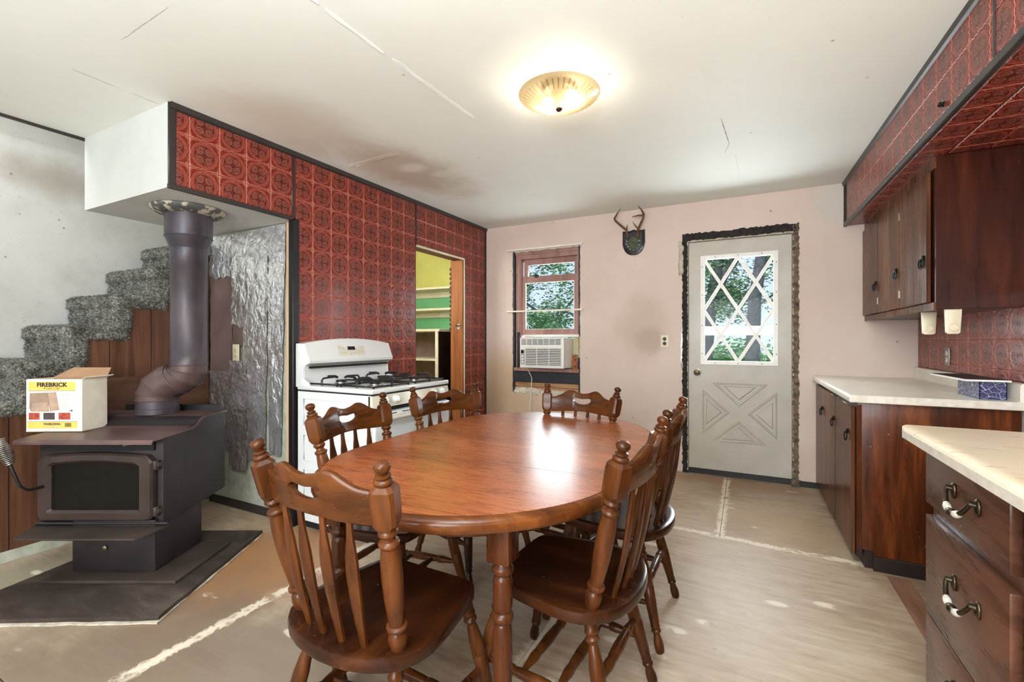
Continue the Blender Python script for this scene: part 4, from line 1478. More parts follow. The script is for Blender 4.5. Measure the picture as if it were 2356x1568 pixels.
# firebox body: sides follow the stepped top
prof = [(ly(2.30), 0.262), (ly(2.795), 0.300), (ly(2.795), 0.768), (ly(2.585), 0.768), (ly(2.545), 0.745), (ly(2.51), 0.722), (ly(2.30), 0.705)]
B().prism(prof, lx(-2.385), lx(-1.762), 'x', 0.005).make('firebox', M['stove'], stv)
# stepped top plate overhanging in front
rows = [(2.212, 0.700), (2.22, 0.712), (2.30, 0.716), (2.50, 0.722), (2.53, 0.730), (2.56, 0.752), (2.59, 0.768), (2.65, 0.771), (2.80, 0.771)]
rr = []
for dpt, z in rows:
    ext = 0.03 if dpt < 2.24 else 0.0
    xs = [lx(-2.44) + ext * 0.3, lx(-2.36), lx(-2.1), lx(-1.85), lx(-1.752)]
    rr.append([(x, ly(dpt), z) for x in xs] + [(x, ly(dpt), z - 0.009) for x in reversed(xs)])
B().rings(rr).make('top_plate', M['stove_top'], stv, 30)
B().box(lx(-2.38), lx(-1.80), ly(2.800), ly(2.815), 0.35, 0.805, 0.002).make('rear_shield', M['black'], stv)
# recess strip below the top plate with the spring handled air control
B().box(lx(-2.375), lx(-1.80), ly(2.288), ly(2.302), 0.645, 0.692, 0.002).make('air_slot', M['black_gap'], stv)
b = B()
pts = []
for k in range(70):
    a = k * 2 * PI / 10
    pts.append((lx(-1.925) + 0.0008 * k, ly(2.262) - 0.0000 * k + 0.009 * math.cos(a), 0.677 + 0.00028 * k + 0.009 * math.sin(a)))
b.tube(pts, 0.0022, 5)
ah = b.make('air_control', M['steel'], stv)
B().tube([(lx(-1.93), ly(2.262), 0.677), (lx(-1.84), ly(2.262), 0.70)], 0.005, 8).make('rod', M['steel'], ah)
# door: arched raised frame with glass
def arch_ring(x0, x1, z0, z1, rise, rad, n=18):
    pts = []
    for k in range(5):
        a = PI + k * PI / 8
        pts.append((x0 + rad + rad * math.cos(a), z0 + rad + rad * math.sin(a)))
    for k in range(5):
        a = 1.5 * PI + k * PI / 8
        pts.append((x1 - rad + rad * math.cos(a), z0 + rad + rad * math.sin(a)))
    for k in range(n + 1):
        t = k / n
        x = x1 - (x1 - x0) * t
        e = min(t, 1 - t) * (x1 - x0)
        cor = -(rad - math.sqrt(max(0, rad * rad - (rad - e) ** 2))) if e < rad else 0
        pts.append((x, z1 + rise * math.sin(PI * t) + cor))
    return pts
fx0, fx1, fz0, fz1 = lx(-2.362), lx(-1.79), 0.300, 0.622
gx0_, gx1_, gz0_, gz1_ = lx(-2.300), lx(-1.862), 0.352, 0.578
def P3(L, y): return [(x, y, z) for x, z in L]
b = B()
o0 = arch_ring(fx0, fx1, fz0, fz1, 0.016, 0.03)
o1 = arch_ring(fx0 + 0.008, fx1 - 0.008, fz0 + 0.008, fz1 - 0.008, 0.016, 0.028)
i1 = arch_ring(gx0_ - 0.012, gx1_ + 0.012, gz0_ - 0.012, gz1_ + 0.012, 0.013, 0.016)
i0 = arch_ring(gx0_, gx1_, gz0_, gz1_, 0.012, 0.008)
b.rings([P3(o0, ly(2.30)), P3(o0, ly(2.268)), P3(o1, ly(2.258)), P3(i1, ly(2.258)), P3(i0, ly(2.272)), P3(i0, ly(2.30))], closed=True)
door = b.make('door', M['stove_door'], stv, 30)
B().prism(arch_ring(gx0_ - 0.004, gx1_ + 0.004, gz0_ - 0.004, gz1_ + 0.004, 0.012, 0.008), ly(2.280), ly(2.285), 'y').make('glass', M['stove_glass'], door)
for z in (0.345, 0.575):
    B().between((lx(-1.782), ly(2.275), z - 0.022), (lx(-1.782), ly(2.275), z + 0.022), [(0.012, 0), (0.014, 0.1), (0.012, 0.5), (0.014, 0.9), (0.012, 1)], 10).box(lx(-1.79), lx(-1.765), ly(2.27), ly(2.30), z - 0.012, z + 0.012, 0.003).make('hinge', M['stove_door'], stv)
# curved handle with coil spring grip
hp = [(lx(-2.325), ly(2.262), 0.474), (lx(-2.34), ly(2.20), 0.474), (lx(-2.352), ly(2.175), 0.50), (lx(-2.362), ly(2.16), 0.56), (lx(-2.376), ly(2.15), 0.62), (lx(-2.40), ly(2.14), 0.70)]
dh = B().tube(hp, 0.0075, 8).make('door_handle', M['black'], stv)
pts = []
A_, B2 = Vector((lx(-2.372), ly(2.15), 0.612)), Vector((lx(-2.41), ly(2.138), 0.735))
ax = (B2 - A_).normalized()
u_ = ax.cross(Vector((0, 1, 0))).normalized()
w_ = ax.cross(u_)
for k in range(180):
    a = k * 2 * PI / 12
    r_ = 0.016 + 0.012 * math.sin(PI * min(1, k / 150)) 
    pts.append(A_ + (B2 - A_) * (k / 179) + (u_ * math.cos(a) + w_ * math.sin(a)) * r_)
B().tube(pts, 0.0026, 5).make('coil_grip', M['steel'], dh)
# ash lip shelf
b = B()
b.prism([(lx(-2.40), ly(2.30)), (lx(-2.33), ly(2.125)), (lx(-1.765), ly(2.125)), (lx(-1.745), ly(2.15)), (lx(-1.73), ly(2.30))], 0.262, 0.272, 'z', 0.002)
b.make('ash_lip', M['tray'], stv)
B().between((lx(-2.38), ly(2.278), 0.284), (lx(-1.72), ly(2.278), 0.284), [(0.009, 0), (0.009, 1)], 10).make('lip_rod', M['stove'], stv)

# flue pipe
fl = thing('flue_pipe', 'dark brown stove pipe with a double elbow rising to the white soffit', 'pipe', sw(-2.04, 2.27, 0.0), YAW)
LP, DP = -2.095, 2.69
b = B()
b.lathe([(0.108, 0.772), (0.108, 0.800), (0.104, 0.803), (0.104, 0.856)], 32, Matrix.Translation((lx(LP), ly(DP), 0)))
b.make('base_collar', M['pipe'], fl, 40)
path = [(-2.095, 0.850), (-2.090, 0.885), (-2.065, 0.925), (-2.02, 0.957), (-1.975, 0.972), (-1.935, 0.992), (-1.914, 1.022), (-1.909, 1.055)]
rad = [0.105, 0.105, 0.106, 0.102, 0.098, 0.097, 0.095, 0.093]
tilts = [0, 0.18, 0.60, 1.0, 1.0, 0.60, 0.2, 0.0]
rings_ = []
for (px_, pz_), r_, a in zip(path, rad, tilts):
    ring = []
    for j in range(32):
        th = 2 * PI * j / 32
        q = Vector((r_ * math.cos(th), r_ * math.sin(th), 0))
        q = Matrix.Rotation(a, 3, 'Y') @ q
        ring.append((lx(px_) + q.x, ly(DP) + q.y, pz_ + q.z))
    rings_.append(ring)
for k in range(len(rings_) - 1):
    B().rings([rings_[k], rings_[k + 1]], False, False).make('elbow_gore', M['elbow'], fl, 60)
for k in (0, 1, 2, 4, 5, 6, 7):
    c_ = Vector((lx(path[k][0]), ly(DP), path[k][1]))
    ring = [c_ + (Vector(p) - c_) * 1.015 for p in rings_[k]]
    B().tube(ring, 0.0035, 6, closed=True).make('seam_bead', M['elbow'], fl, 60)
TM = Matrix.Translation((lx(-1.909), ly(DP), 0))
B().lathe([(0.0925, 1.05), (0.0925, 1.11), (0.0915, 1.111), (0.0915, 1.62), (0.0925, 1.621), (0.0925, 1.735)], 36, TM, False, False).make('pipe', M['pipe'], fl, 50)
B().lathe([(0.0935, 1.735), (0.118, 1.800), (0.119, 1.803), (0.119, 1.955)], 36, TM, False, False).make('reducer', M['pipe'], fl, 30)
B().tube([TM @ Vector((0.1195 * math.cos(2 * PI * j / 36), 0.1195 * math.sin(2 * PI * j / 36), 1.803)) for j in range(36)], 0.003, 6, closed=True).make('seam_bead', M['pipe'], fl, 60)
B().lathe([(0.12, 1.930), (0.150, 1.935), (0.175, 1.944), (0.186, 1.956), (0.188, 1.968), (0.180, 1.9725)], 40, TM, False, True).make('ceiling_collar', M['collar'], fl, 40)

# scorched board leaning on the stair side behind the stove
o = B().box(XST + 0.002, XST + 0.014, 1.30, 1.975, 0.03, 0.965, 0.003).make('heat_board', M['heat_board'])
tag(o, 'scorched brown board against the stair panelling behind the stove', 'board')

# firebrick carton
BX = thing('cardboard_box', 'open white FIREBRICK carton sitting on the stove top', 'box', sw(-2.395, 2.455, 0.7205), YAW + 0.02)
bw, bd, bh = 0.145, 0.075, 0.275
B().box(-bw, bw, -bd, -bd + 0.004, 0, bh, 0.001).make('front_wall', M['box_white'], BX)
B().box(-bw, bw, bd - 0.004, bd, 0, bh, 0.001).make('back_wall', M['cardboard'], BX)
B().box(-bw, -bw + 0.004, -bd, bd, 0, bh, 0.001).make('side_wall', M['box_white'], BX)
B().box(bw - 0.004, bw, -bd, bd, 0, bh, 0.001).make('side_wall', M['box_white'], BX)
B().box(-bw, bw, -bd, bd, 0, 0.004).make('bottom', M['cardboard'], BX)
b = B()
b.rings([[(-bw, bd, bh), (bw, bd, bh), (bw, bd - 0.004, bh), (-bw, bd - 0.004, bh)],
         [(-bw + 0.03, bd + 0.085, bh + 0.045), (bw - 0.05, bd + 0.085, bh + 0.045), (bw - 0.05, bd + 0.083, bh + 0.048), (-bw + 0.03, bd + 0.083, bh + 0.048)]])
b.make('flap', M['cardboard'], BX)
b = B()
b.rings([[(bw, -bd, bh), (bw, bd, bh), (bw - 0.004, bd, bh), (bw - 0.004, -bd, bh)],
         [(bw + 0.012, -bd, bh + 0.008), (bw + 0.035, bd, bh + 0.012), (bw + 0.034, bd, bh + 0.015), (bw + 0.011, -bd, bh + 0.011)]])
b.make('flap', M['box_white'], BX)
yf = -bd - 0.0006
def decal(x0, x1, z0, z1, mat, name='print', dy=0.0):
    return B().box(x0, x1, yf - dy, -bd + 0.0002, z0, z1).make(name, mat, BX)
decal(-0.132, 0.108, 0.217, 0.262, M['box_yellow'], 'title_band')
decal(-0.132, 0.108, 0.2145, 0.2162, M['box_ink'], 'rule')
decal(-0.137, 0.118, 0.018, 0.052, M['box_yellow'], 'brand_band')
decal(-0.137, 0.118, 0.0525, 0.054, M['box_ink'], 'rule')
def quad_print(pts, mat, dy=0.0004):
    return B().prism(pts, yf - dy, -bd, 'y').make('brick_picture', mat, BX)
quad_print([(-0.128, 0.125), (-0.118, 0.106), (-0.028, 0.106), (-0.03, 0.205), (-0.125, 0.203)], M['box_brick'])
quad_print([(-0.117, 0.108), (-0.030, 0.109), (-0.034, 0.155), (-0.112, 0.150)], M['box_brick2'], 0.0006)
quad_print([(-0.038, 0.205), (0.008, 0.209), (0.026, 0.114), (-0.020, 0.107)], M['box_brick2'], 0.0008)
quad_print([(-0.038, 0.205), (-0.033, 0.205), (-0.015, 0.107), (-0.020, 0.107)], M['box_brick'], 0.0010)
decal(-0.131, -0.075, 0.064, 0.100, M['box_red'], 'picture')
decal(-0.056, 0.002, 0.064, 0.100, M['box_plum'], 'picture')
decal(0.022, 0.082, 0.064, 0.100, M['box_red'], 'picture')
for k in range(13):
    x = 0.055 + k * 0.0026
    decal(x, x + (0.0014 if k % 3 else 0.0008), 0.026, 0.047, M['box_ink'], 'barcode_bar', 0.0006)


def text(s, size, x, z, mat, parent, y, bold=0.0, align='CENTER', sx=1.0, name='lettering'):
    c = bpy.data.curves.new(name, 'FONT')
    c.body = s
    c.size = size
    c.align_x = align
    c.extrude = 0.0002
    c.offset = bold
    c.resolution_u = 2
    c.materials.append(mat)
    tmp = bpy.data.objects.new(name, c)
    COL.objects.link(tmp)
    dg = bpy.context.evaluated_depsgraph_get()
    me = bpy.data.meshes.new_from_object(tmp.evaluated_get(dg))
    bpy.data.objects.remove(tmp)
    me.name = name
    o = bpy.data.objects.new(name, me)
    COL.objects.link(o)
    o.parent = parent
    o.location = (x, y, z)
    o.rotation_euler = (PI / 2, 0, 0)
    o.scale = (sx, 1, 1)
    return o


text('FIREBRICK', 0.030, -0.012, 0.2365, M['box_ink'], BX, yf - 0.0005, 0.0012, 'CENTER', 1.12)
text('9" x 4.5" x 1.25"', 0.0125, -0.012, 0.2225, M['box_ink'], BX, yf - 0.0005, 0.0002)
text('VOGELZANG', 0.0145, -0.012, 0.0365, M['box_ink'], BX, yf - 0.0005, 0.0006)
b = B()
R3 = random.Random(5)
for k in range(5):
    b.box(0.030, 0.052 + R3.random() * 0.03, yf - 0.0003, -bd, 0.196 - k * 0.0075, 0.1982 - k * 0.0075)
for k in range(5):
    b.box(0.036, 0.060 + R3.random() * 0.03, yf - 0.0003, -bd, 0.153 - k * 0.0075, 0.1552 - k * 0.0075)
for k in range(2):
    b.box(-0.05 + k * 0.006, 0.03 - k * 0.008, yf - 0.0008, -bd, 0.029 - k * 0.005, 0.0302 - k * 0.005)
b.make('fine_print', M['grey_print'], BX)
quad_print([(0.075, 0.112), (0.088, 0.112), (0.084, 0.118), (0.096, 0.1105), (0.084, 0.103), (0.088, 0.109), (0.075, 0.109)], M['box_ink'])

# ---------------------------------------------------------------- gas range
rg = thing('gas_range', 'white gas range with black grates standing against the red tiles', 'range', (-2.25, 2.35, 0))
RY0, RY1, RX0, RX1 = 1.975, 2.735, -2.565, -1.935
def W(bb, n, m, p=None, sh=38): return bb.make(n, m, p or rg, sh, world=True)
W(B().box(RX0, RX1, RY0, RY1, 0.05, 0.878, 0.006), 'body', M['enamel'])
W(B().box(RX0 + 0.03, RX1 - 0.05, RY0 + 0.03, RY1 - 0.03, 0.0, 0.05), 'toe_base', M['black_gap'])
W(B().box(RX0, RX1 + 0.015, RY0 - 0.004, RY1 + 0.004, 0.882, 0.912, 0.009, 3), 'cooktop', M['enamel'])
W(B().box(RX0, RX1 + 0.008, RY0 + 0.002, RY1 - 0.002, 0.874, 0.884), 'cooktop_gap', M['black_gap'])
# embossed side ribs
for (x0, x1, z0, z1) in ((-2.50, -2.05, 0.66, 0.83), (-2.50, -2.05, 0.44, 0.60), (-2.50, -2.05, 0.20, 0.38)):
    bb = B()
    pts = [(x0, RY0 - 0.001, z0), (x1, RY0 - 0.001, z0), (x1, RY0 - 0.001, z1), (x0, RY0 - 0.001, z1)]
    bb.tube(pts, 0.004, 6, closed=True)
    W(bb, 'side_rib', M['enamel'])
# backguard: sloped arched panel with black vent slot
def arch(y): 
    t = (y - RY0) / (RY1 - RY0)
    return 1.178 + 0.034 * math.sin(PI * t) ** 0.8
ny = 16
rr = []
for k in range(ny + 1):
    y = RY0 + (RY1 - RY0) * k / ny
    z = arch(y)
    rr.append([(-2.575, y, 0.90), (-2.505, y, 0.90), (-2.505, y, 1.0), (-2.49, y, 1.035), (-2.452, y, 1.052), (-2.448, y, 1.07), (-2.492, y, z - 0.012), (-2.505, y, z), (-2.575, y, z)])
W(B().rings(rr), 'backguard', M['enamel'], sh=30)
bb = B()
bb.box(-2.506, -2.47, RY0 + 0.03, RY1 - 0.03, 1.018, 1.032, 0.002)
W(bb, 'vent_slot', M['black_gap'])
W(B().prism([(-2.575, 0.90), (-2.44, 0.90), (-2.455, 0.93), (-2.50, 0.955), (-2.505, 1.03), (-2.45, 1.055), (-2.495, 1.178), (-2.575, 1.178)], RY0 - 0.004, RY0 + 0.006, 'y', 0.002), 'backguard_end', M['enamel'])
W(B().prism([(-2.575, 0.90), (-2.44, 0.90), (-2.455, 0.93), (-2.50, 0.955), (-2.505, 1.03), (-2.45, 1.055), (-2.495, 1.178), (-2.575, 1.178)], RY1 - 0.006, RY1 + 0.004, 'y', 0.002), 'backguard_end', M['enamel'])
# control panel on the sloped face
sl = math.atan2(0.044, 0.12)
def slope_x(z): return -2.448 - (z - 1.07) * (0.044 / 0.122)
cp = B().prism([(slope_x(1.095) + 0.0015, 1.095), (slope_x(1.165) + 0.0015, 1.165), (slope_x(1.165) - 0.002, 1.165), (slope_x(1.095) - 0.002, 1.095)], 2.22, 2.46, 'y')
cpo = W(cp, 'control_panel', M['enamel_cream'])
W(B().prism([(slope_x(1.132) + 0.003, 1.132), (slope_x(1.156) + 0.003, 1.156), (slope_x(1.156), 1.156), (slope_x(1.132), 1.132)], 2.305, 2.372, 'y'), 'display', M['display'], cpo)
for k, (y, z) in enumerate([(2.235, 1.145), (2.26, 1.145), (2.24, 1.112), (2.265, 1.112), (2.32, 1.105), (2.355, 1.11), (2.40, 1.148), (2.425, 1.148), (2.40, 1.115), (2.425, 1.12)]):
    W(B().prism([(slope_x(z) + 0.0028, z - 0.004), (slope_x(z + 0.006) + 0.0028, z + 0.004), (slope_x(z + 0.006), z + 0.004), (slope_x(z), z - 0.004)], y, y + 0.014, 'y'), 'button', M['grey_print'], cpo)
# front: knob panel, oven door, drawer
W(B().prism([(RX1 - 0.02, 0.878), (RX1 + 0.008, 0.872), (RX1 + 0.022, 0.800), (RX1 - 0.02, 0.795)], RY0, RY1, 'y', 0.003), 'knob_panel', M['enamel_cream'])
W(B().box(RX1 - 0.01, RX1 + 0.004, RY0 + 0.004, RY1 - 0.004, 0.772, 0.796), 'vent_gap', M['black_gap'])
for y in (2.07, 2.165, 2.545, 2.64):
    mt = Matrix.Translation((RX1 + 0.014, y, 0.838)) @ Matrix.Rotation(math.radians(80), 4, 'Y')
    kn = W(B().lathe([(0.026, 0), (0.026, 0.008), (0.021, 0.011), (0.019, 0.026), (0.016, 0.029), (0.001, 0.029)], 20, mt), 'knob', M['enamel'])
    W(B().xbox((0.034, 0.008, 0.010), mt @ Matrix.Translation((0, 0, 0.030)), 0.002), 'grip', M['enamel'], kn)
od = W(B().box(RX1, RX1 + 0.03, RY0 + 0.006, RY1 - 0.006, 0.225, 0.768, 0.010, 3), 'oven_door', M['enamel'])
W(B().box(RX1 + 0.028, RX1 + 0.033, RY0 + 0.14, RY1 - 0.14, 0.36, 0.60, 0.003), 'oven_window', M['oven_glass'], od)
bb = B().tube([(RX1 + 0.03, RY0 + 0.05, 0.735), (RX1 + 0.062, RY0 + 0.06, 0.735), (RX1 + 0.066, RY0 + 0.10, 0.735), (RX1 + 0.066, RY1 - 0.10, 0.735), (RX1 + 0.062, RY1 - 0.06, 0.735), (RX1 + 0.03, RY1 - 0.05, 0.735)], 0.014, 10)
W(bb, 'handle', M['enamel_cream'], od)
for k in range(4):
    W(B().box(RX1 + 0.029, RX1 + 0.031, RY0 + 0.08 + k * 0.16, RY0 + 0.19 + k * 0.16, 0.755, 0.760), 'vent_slit', M['black_gap'], od)
W(B().box(RX1, RX1 + 0.026, RY0 + 0.006, RY1 - 0.006, 0.055, 0.215, 0.008, 2), 'storage_drawer', M['enamel'])
# burners and grates
for cx in (-2.38, -2.08):
    for cy in (2.165, 2.545):
        W(B().lathe([(0.050, 0.910), (0.050, 0.914), (0.036, 0.918), (0.036, 0.926), (0.030, 0.930), (0.001, 0.930)], 20, Matrix.Translation((cx, cy, 0))), 'burner', M['steel'])
        W(B().lathe([(0.034, 0.930), (0.034, 0.936), (0.028, 0.939), (0.001, 0.939)], 20, Matrix.Translation((cx, cy, 0))), 'burner_cap', M['iron'])
for cy in (2.165, 2.545):
    for cx in (-2.38, -2.08):
        bb = B()
        h = 0.958
        for ang in (0, 90, 180, 270):
            a = math.radians(ang)
            ux, uy = math.cos(a), math.sin(a)
            L = 0.135 if ang % 180 == 0 else 0.155
            o_ = Vector((cx, cy, 0))
            bb.tube([o_ + Vector((ux * L, uy * L, 0.913)), o_ + Vector((ux * L, uy * L, h - 0.012)), o_ + Vector((ux * (L - 0.012), uy * (L - 0.012), h)), o_ + Vector((ux * 0.055, uy * 0.055, h + 0.003)), o_ + Vector((ux * 0.032, uy * 0.032, h - 0.004))], 0.0062, 6)
        fr_ = [(cx - 0.135, cy - 0.155, 0.922), (cx + 0.135, cy - 0.155, 0.922), (cx + 0.135, cy + 0.155, 0.922), (cx - 0.135, cy + 0.155, 0.922)]
        bb.tube(fr_, 0.0055, 6, closed=True)
        for sx in (-1, 1):
            for sy in (-1, 1):
                bb.tube([(cx + sx * 0.135, cy + sy * 0.155, 0.908), (cx + sx * 0.135, cy + sy * 0.155, 0.925)], 0.006, 6)
        W(bb, 'grate', M['iron'], sh=60)

# ---------------------------------------------------------------- dining table
tb = thing('dining_table', 'oval wooden dining table with glossy laminate top and turned legs', 'table', (-0.922, 1.793, 0), math.radians(2.2))
HL, HR = 0.330, 0.566


def race(R_, n=24):
    pts = []
    for k in range(n + 1):
        a = PI * k / n
        pts.append((R_ * math.cos(a), HL + R_ * math.sin(a)))
    for k in range(n + 1):
        a = PI + PI * k / n
        pts.append((R_ * math.cos(a), -HL + R_ * math.sin(a)))
    return pts
def ringz(R_, z): return [(x, y, z) for x, y in race(R_)]
b = B()
b.rings([ringz(HR - 0.05, 0.705), ringz(HR - 0.025, 0.700), ringz(HR - 0.008, 0.704), ringz(HR, 0.716), ringz(HR, 0.730), ringz(HR - 0.006, 0.741), ringz(HR - 0.018, 0.7475), ringz(HR - 0.022, 0.7475), ringz(HR - 0.022, 0.735), ringz(HR - 0.05, 0.735)], closed=True)
b.make('edge_moulding', M['table_edge'], tb, 40)


def top_piece(y0, y1):
    Rr = HR - 0.0235
    N = 20
    rows_ = []
    for k in range(N + 1):
        y = y0 + (y1 - y0) * k / N
        e = abs(y) - HL
        hw = Rr if e <= 0 else math.sqrt(max(1e-6, Rr * Rr - e * e))
        rows_.append((y, hw))
    bb = B()
    bb.rings([[(-hw, y, 0.720), (hw, y, 0.720), (hw, y, 0.7485), (-hw, y, 0.7485)] for y, hw in rows_])
    return bb
Rr = HR - 0.0235
for y0, y1, nm in ((-HL - Rr * 0.9995, -0.3415, 'tabletop'), (-0.3385, -0.0220, 'leaf'), (-0.0205, 0.2985, 'leaf'), (0.3015, HL + Rr * 0.9995, 'tabletop')):
    # finer rows near the round ends
    bb = B()
    N = 40
    L = []
    for k in range(N + 1):
        t = k / N
        if nm == 'tabletop':
            t = (1 - math.cos(t * PI / 2)) if y0 < -0.4 else math.sin(t * PI / 2)
        y = y0 + (y1 - y0) * t
        e = abs(y) - HL
        hw = Rr if e <= 0 else math.sqrt(max(1e-5, Rr * Rr - e * e))
        L.append([(-hw, y, 0.722), (hw, y, 0.722), (hw, y, 0.7485), (-hw, y, 0.7485)])
    bb.rings(L)
    bb.make(nm, M['laminate'], tb, 30)
for y in (-0.34, 0.30):
    B().box(-0.53, 0.53, y - 0.0016, y + 0.0016, 0.730, 0.7478).make('leaf_gap', M['cab_dark'], tb)
# apron follows the oval
AR = 0.43
def race_ap(R_, z): return [(x, y * 1.0, z) for x, y in [(R_ * math.cos(PI * k / 20), HL + R_ * 0.95 * math.sin(PI * k / 20)) for k in range(21)] + [(R_ * math.cos(PI + PI * k / 20), -HL + R_ * 0.95 * math.sin(PI + PI * k / 20)) for k in range(21)]]
B().rings([race_ap(AR, 0.636), race_ap(AR, 0.710), race_ap(AR - 0.022, 0.710), race_ap(AR - 0.022, 0.636)], closed=True).make('apron', M['table_leg'], tb, 40)
LEG = [(0.018, 0.0), (0.023, 0.02), (0.026, 0.06), (0.021, 0.085), (0.019, 0.10), (0.025, 0.115), (0.025, 0.125), (0.021, 0.135),
       (0.024, 0.20), (0.026, 0.30), (0.0265, 0.40), (0.024, 0.418), (0.021, 0.424), (0.029, 0.432), (0.031, 0.440), (0.029, 0.449), (0.022, 0.455), (0.026, 0.462),
       (0.0275, 0.48), (0.0275, 0.535), (0.025, 0.552), (0.022, 0.556), (0.029, 0.563), (0.031, 0.571), (0.029, 0.579), (0.023, 0.585), (0.022, 0.594)]
for sx, sy in ((1, -1), (-1, -1), (1, 1), (-1, 1)):
    c = Matrix.Translation((sx * 0.30, sy * 0.70, 0))
    lg = B().lathe(LEG, 18, c).make('leg', M['table_leg'], tb, 40)
    B().box(sx * 0.30 - 0.035, sx * 0.30 + 0.035, sy * 0.70 - 0.035, sy * 0.70 + 0.035, 0.594, 0.712, 0.006, 2).make('leg_block', M['table_leg'], lg)

# ---------------------------------------------------------------- dining chairs


def make_chair():
    t = thing('dining_chair', 'honey maple chair', 'chair', (0, 0, 0), 0, 'chairs around the oval table')
    # seat: saddle plank, round at the back, broad at the front
    half = [(0.0, 0.155), (0.06, 0.156), (0.12, 0.156), (0.155, 0.152), (0.180, 0.140), (0.194, 0.118), (0.203, 0.085), (0.214, 0.03), (0.225, -0.03), (0.233, -0.085),
            (0.235, -0.13), (0.228, -0.175), (0.208, -0.213), (0.178, -0.242), (0.140, -0.264), (0.095, -0.279), (0.048, -0.287), (0.0, -0.290)]
    O = half + [(-x, y) for x, y in reversed(half[1:-1])]
    def ring(s, z): return [(x * s, (y + 0.03) * s - 0.03, z) for x, y in O]
    def top(s):
        out = []
        for x, y in O:
            X, Y = x * s, (y + 0.03) * s - 0.03
            dip = 0.011 * max(0, 1 - (X / 0.2) ** 2) * max(0, 1 - ((Y - 0.0) / 0.2) ** 2)
            out.append((X, Y, 0.447 - dip))
        return out
    b = B()
    b.rings([ring(0.94, 0.409), ring(0.985, 0.411), ring(0.998, 0.418), ring(1.0, 0.438), ring(0.994, 0.4445), ring(0.978, 0.447), top(0.90), top(0.7), top(0.45), top(0.2), top(0.03)])
    b.make('seat', M['seat'], t, 40)
    # back posts
    base = {s: Vector((s * 0.177, -0.191, 0.440)) for s in (-1, 1)}
    head = {s: Vector((s * 0.226, -0.300, 0.936)) for s in (-1, 1)}
    POST = [(0.017, 0.0), (0.021, 0.03), (0.0245, 0.07), (0.022, 0.10), (0.016, 0.115), (0.018, 0.12), (0.025, 0.132), (0.026, 0.140), (0.025, 0.148), (0.018, 0.155),
            (0.019, 0.17), (0.024, 0.30), (0.0255, 0.40), (0.0245, 0.50), (0.020, 0.575), (0.024, 0.585), (0.0255, 0.593), (0.024, 0.602), (0.016, 0.612), (0.015, 0.625), (0.021, 0.638), (0.024, 0.648), (0.023, 0.658), (0.019, 0.668)]
    FIN = [(0.019, 0.886), (0.0215, 0.896), (0.0225, 0.904), (0.0205, 0.912), (0.0145, 0.919), (0.0185, 0.926), (0.0180, 0.932), (0.0110, 0.938), (0.0115, 0.944), (0.0165, 0.953), (0.0195, 0.966), (0.0198, 0.974), (0.0180, 0.986), (0.0110, 0.996), (0.003, 1.0)]
    for s in (-1, 1):
        p = B().between(base[s], head[s], POST, 16).make('back_post', M['chair'], t, 40)
        B().between(base[s], head[s], FIN, 16).make('finial', M['chair'], p, 40)
        # faceted block between post and finial
        A_, H = base[s], head[s]
        ax = (H - A_)
        L = ax.length
        q = ax.to_track_quat('Z', 'Y').to_matrix().to_4x4()
        m4 = Matrix.Translation(A_) @ q
        def oc(r, c, f):
            pts = []
            for sx, sy in ((1, -1), (1, 1), (-1, 1), (-1, -1)):
                if sx * sy < 0:
                    pts += [(sx * (r - c), sy * r), (sx * r, sy * (r - c))] if sx > 0 else [(sx * (r - c), sy * r), (sx * r, sy * (r - c))]
                else:
                    pts += [(sx * r, sy * (r - c)), (sx * (r - c), sy * r)] if sx > 0 else [(sx * r, sy * (r - c)), (sx * (r - c), sy * r)]
            return [m4 @ Vector((x, y, f * L)) for x, y in pts]
        B().rings([oc(0.017, 0.009, 0.664), oc(0.023, 0.010, 0.676), oc(0.0285, 0.0085, 0.705), oc(0.029, 0.0075, 0.77), oc(0.029, 0.0075, 0.845), oc(0.0275, 0.009, 0.868), oc(0.019, 0.009, 0.888)]).make('post_block', M['chair'], p, 22)
    # crest rail with handle slot, bowed backward
    b = B()
    n = 36
    X0 = 0.192
    def zb(x): return 0.776 + 0.004 * math.cos(x / X0 * PI)
    def ztop(x):
        u = abs(x) / X0
        hump = math.exp(-((u - 0.42) / 0.27) ** 2)
        return 0.858 + 0.042 * hump + 0.019 * math.exp(-(u / 0.22) ** 2)
    SW = 0.058
    def slot(x):
        u = abs(x) / SW
        if u >= 1: return None
        h = 0.0175 * (1 - u ** 3.2) ** 0.5
        sm = 0.838 + 0.008 * (u ** 2)
        return sm - h, sm + h * (0.75 + 0.25 * u)
    def yc(x, z):
        lean = -0.191 - (z - 0.44) / 0.496 * 0.109
        return lean - 0.038 * (1 - (x / X0) ** 2)
    xs = [-X0 + 2 * X0 * k / n for k in range(n + 1)]
    xs = sorted(set([round(x, 5) for x in xs if abs(abs(x) - SW) > 0.004] + [-SW, SW]))
    def strip(front):
        dy = 0.011 if front else -0.011
        V = []
        for x in xs:
            sl_ = slot(x)
            lo, hi = sl_ if sl_ else (0.846, 0.846)
            z0_, z3 = zb(x), ztop(x)
            col = []
            for z, ed in ((z0_, 1), (z0_ + 0.006, 0), (lo, 1 if sl_ else 0), (hi, 1 if sl_ else 0), (z3 - 0.007, 0), (z3, 1)):
                col.append(b.bm.verts.new((x, yc(x, z) + dy * (0.55 if ed else 1.0), z)))
            V.append(col)
        return V
    Fv, Kv = strip(True), strip(False)
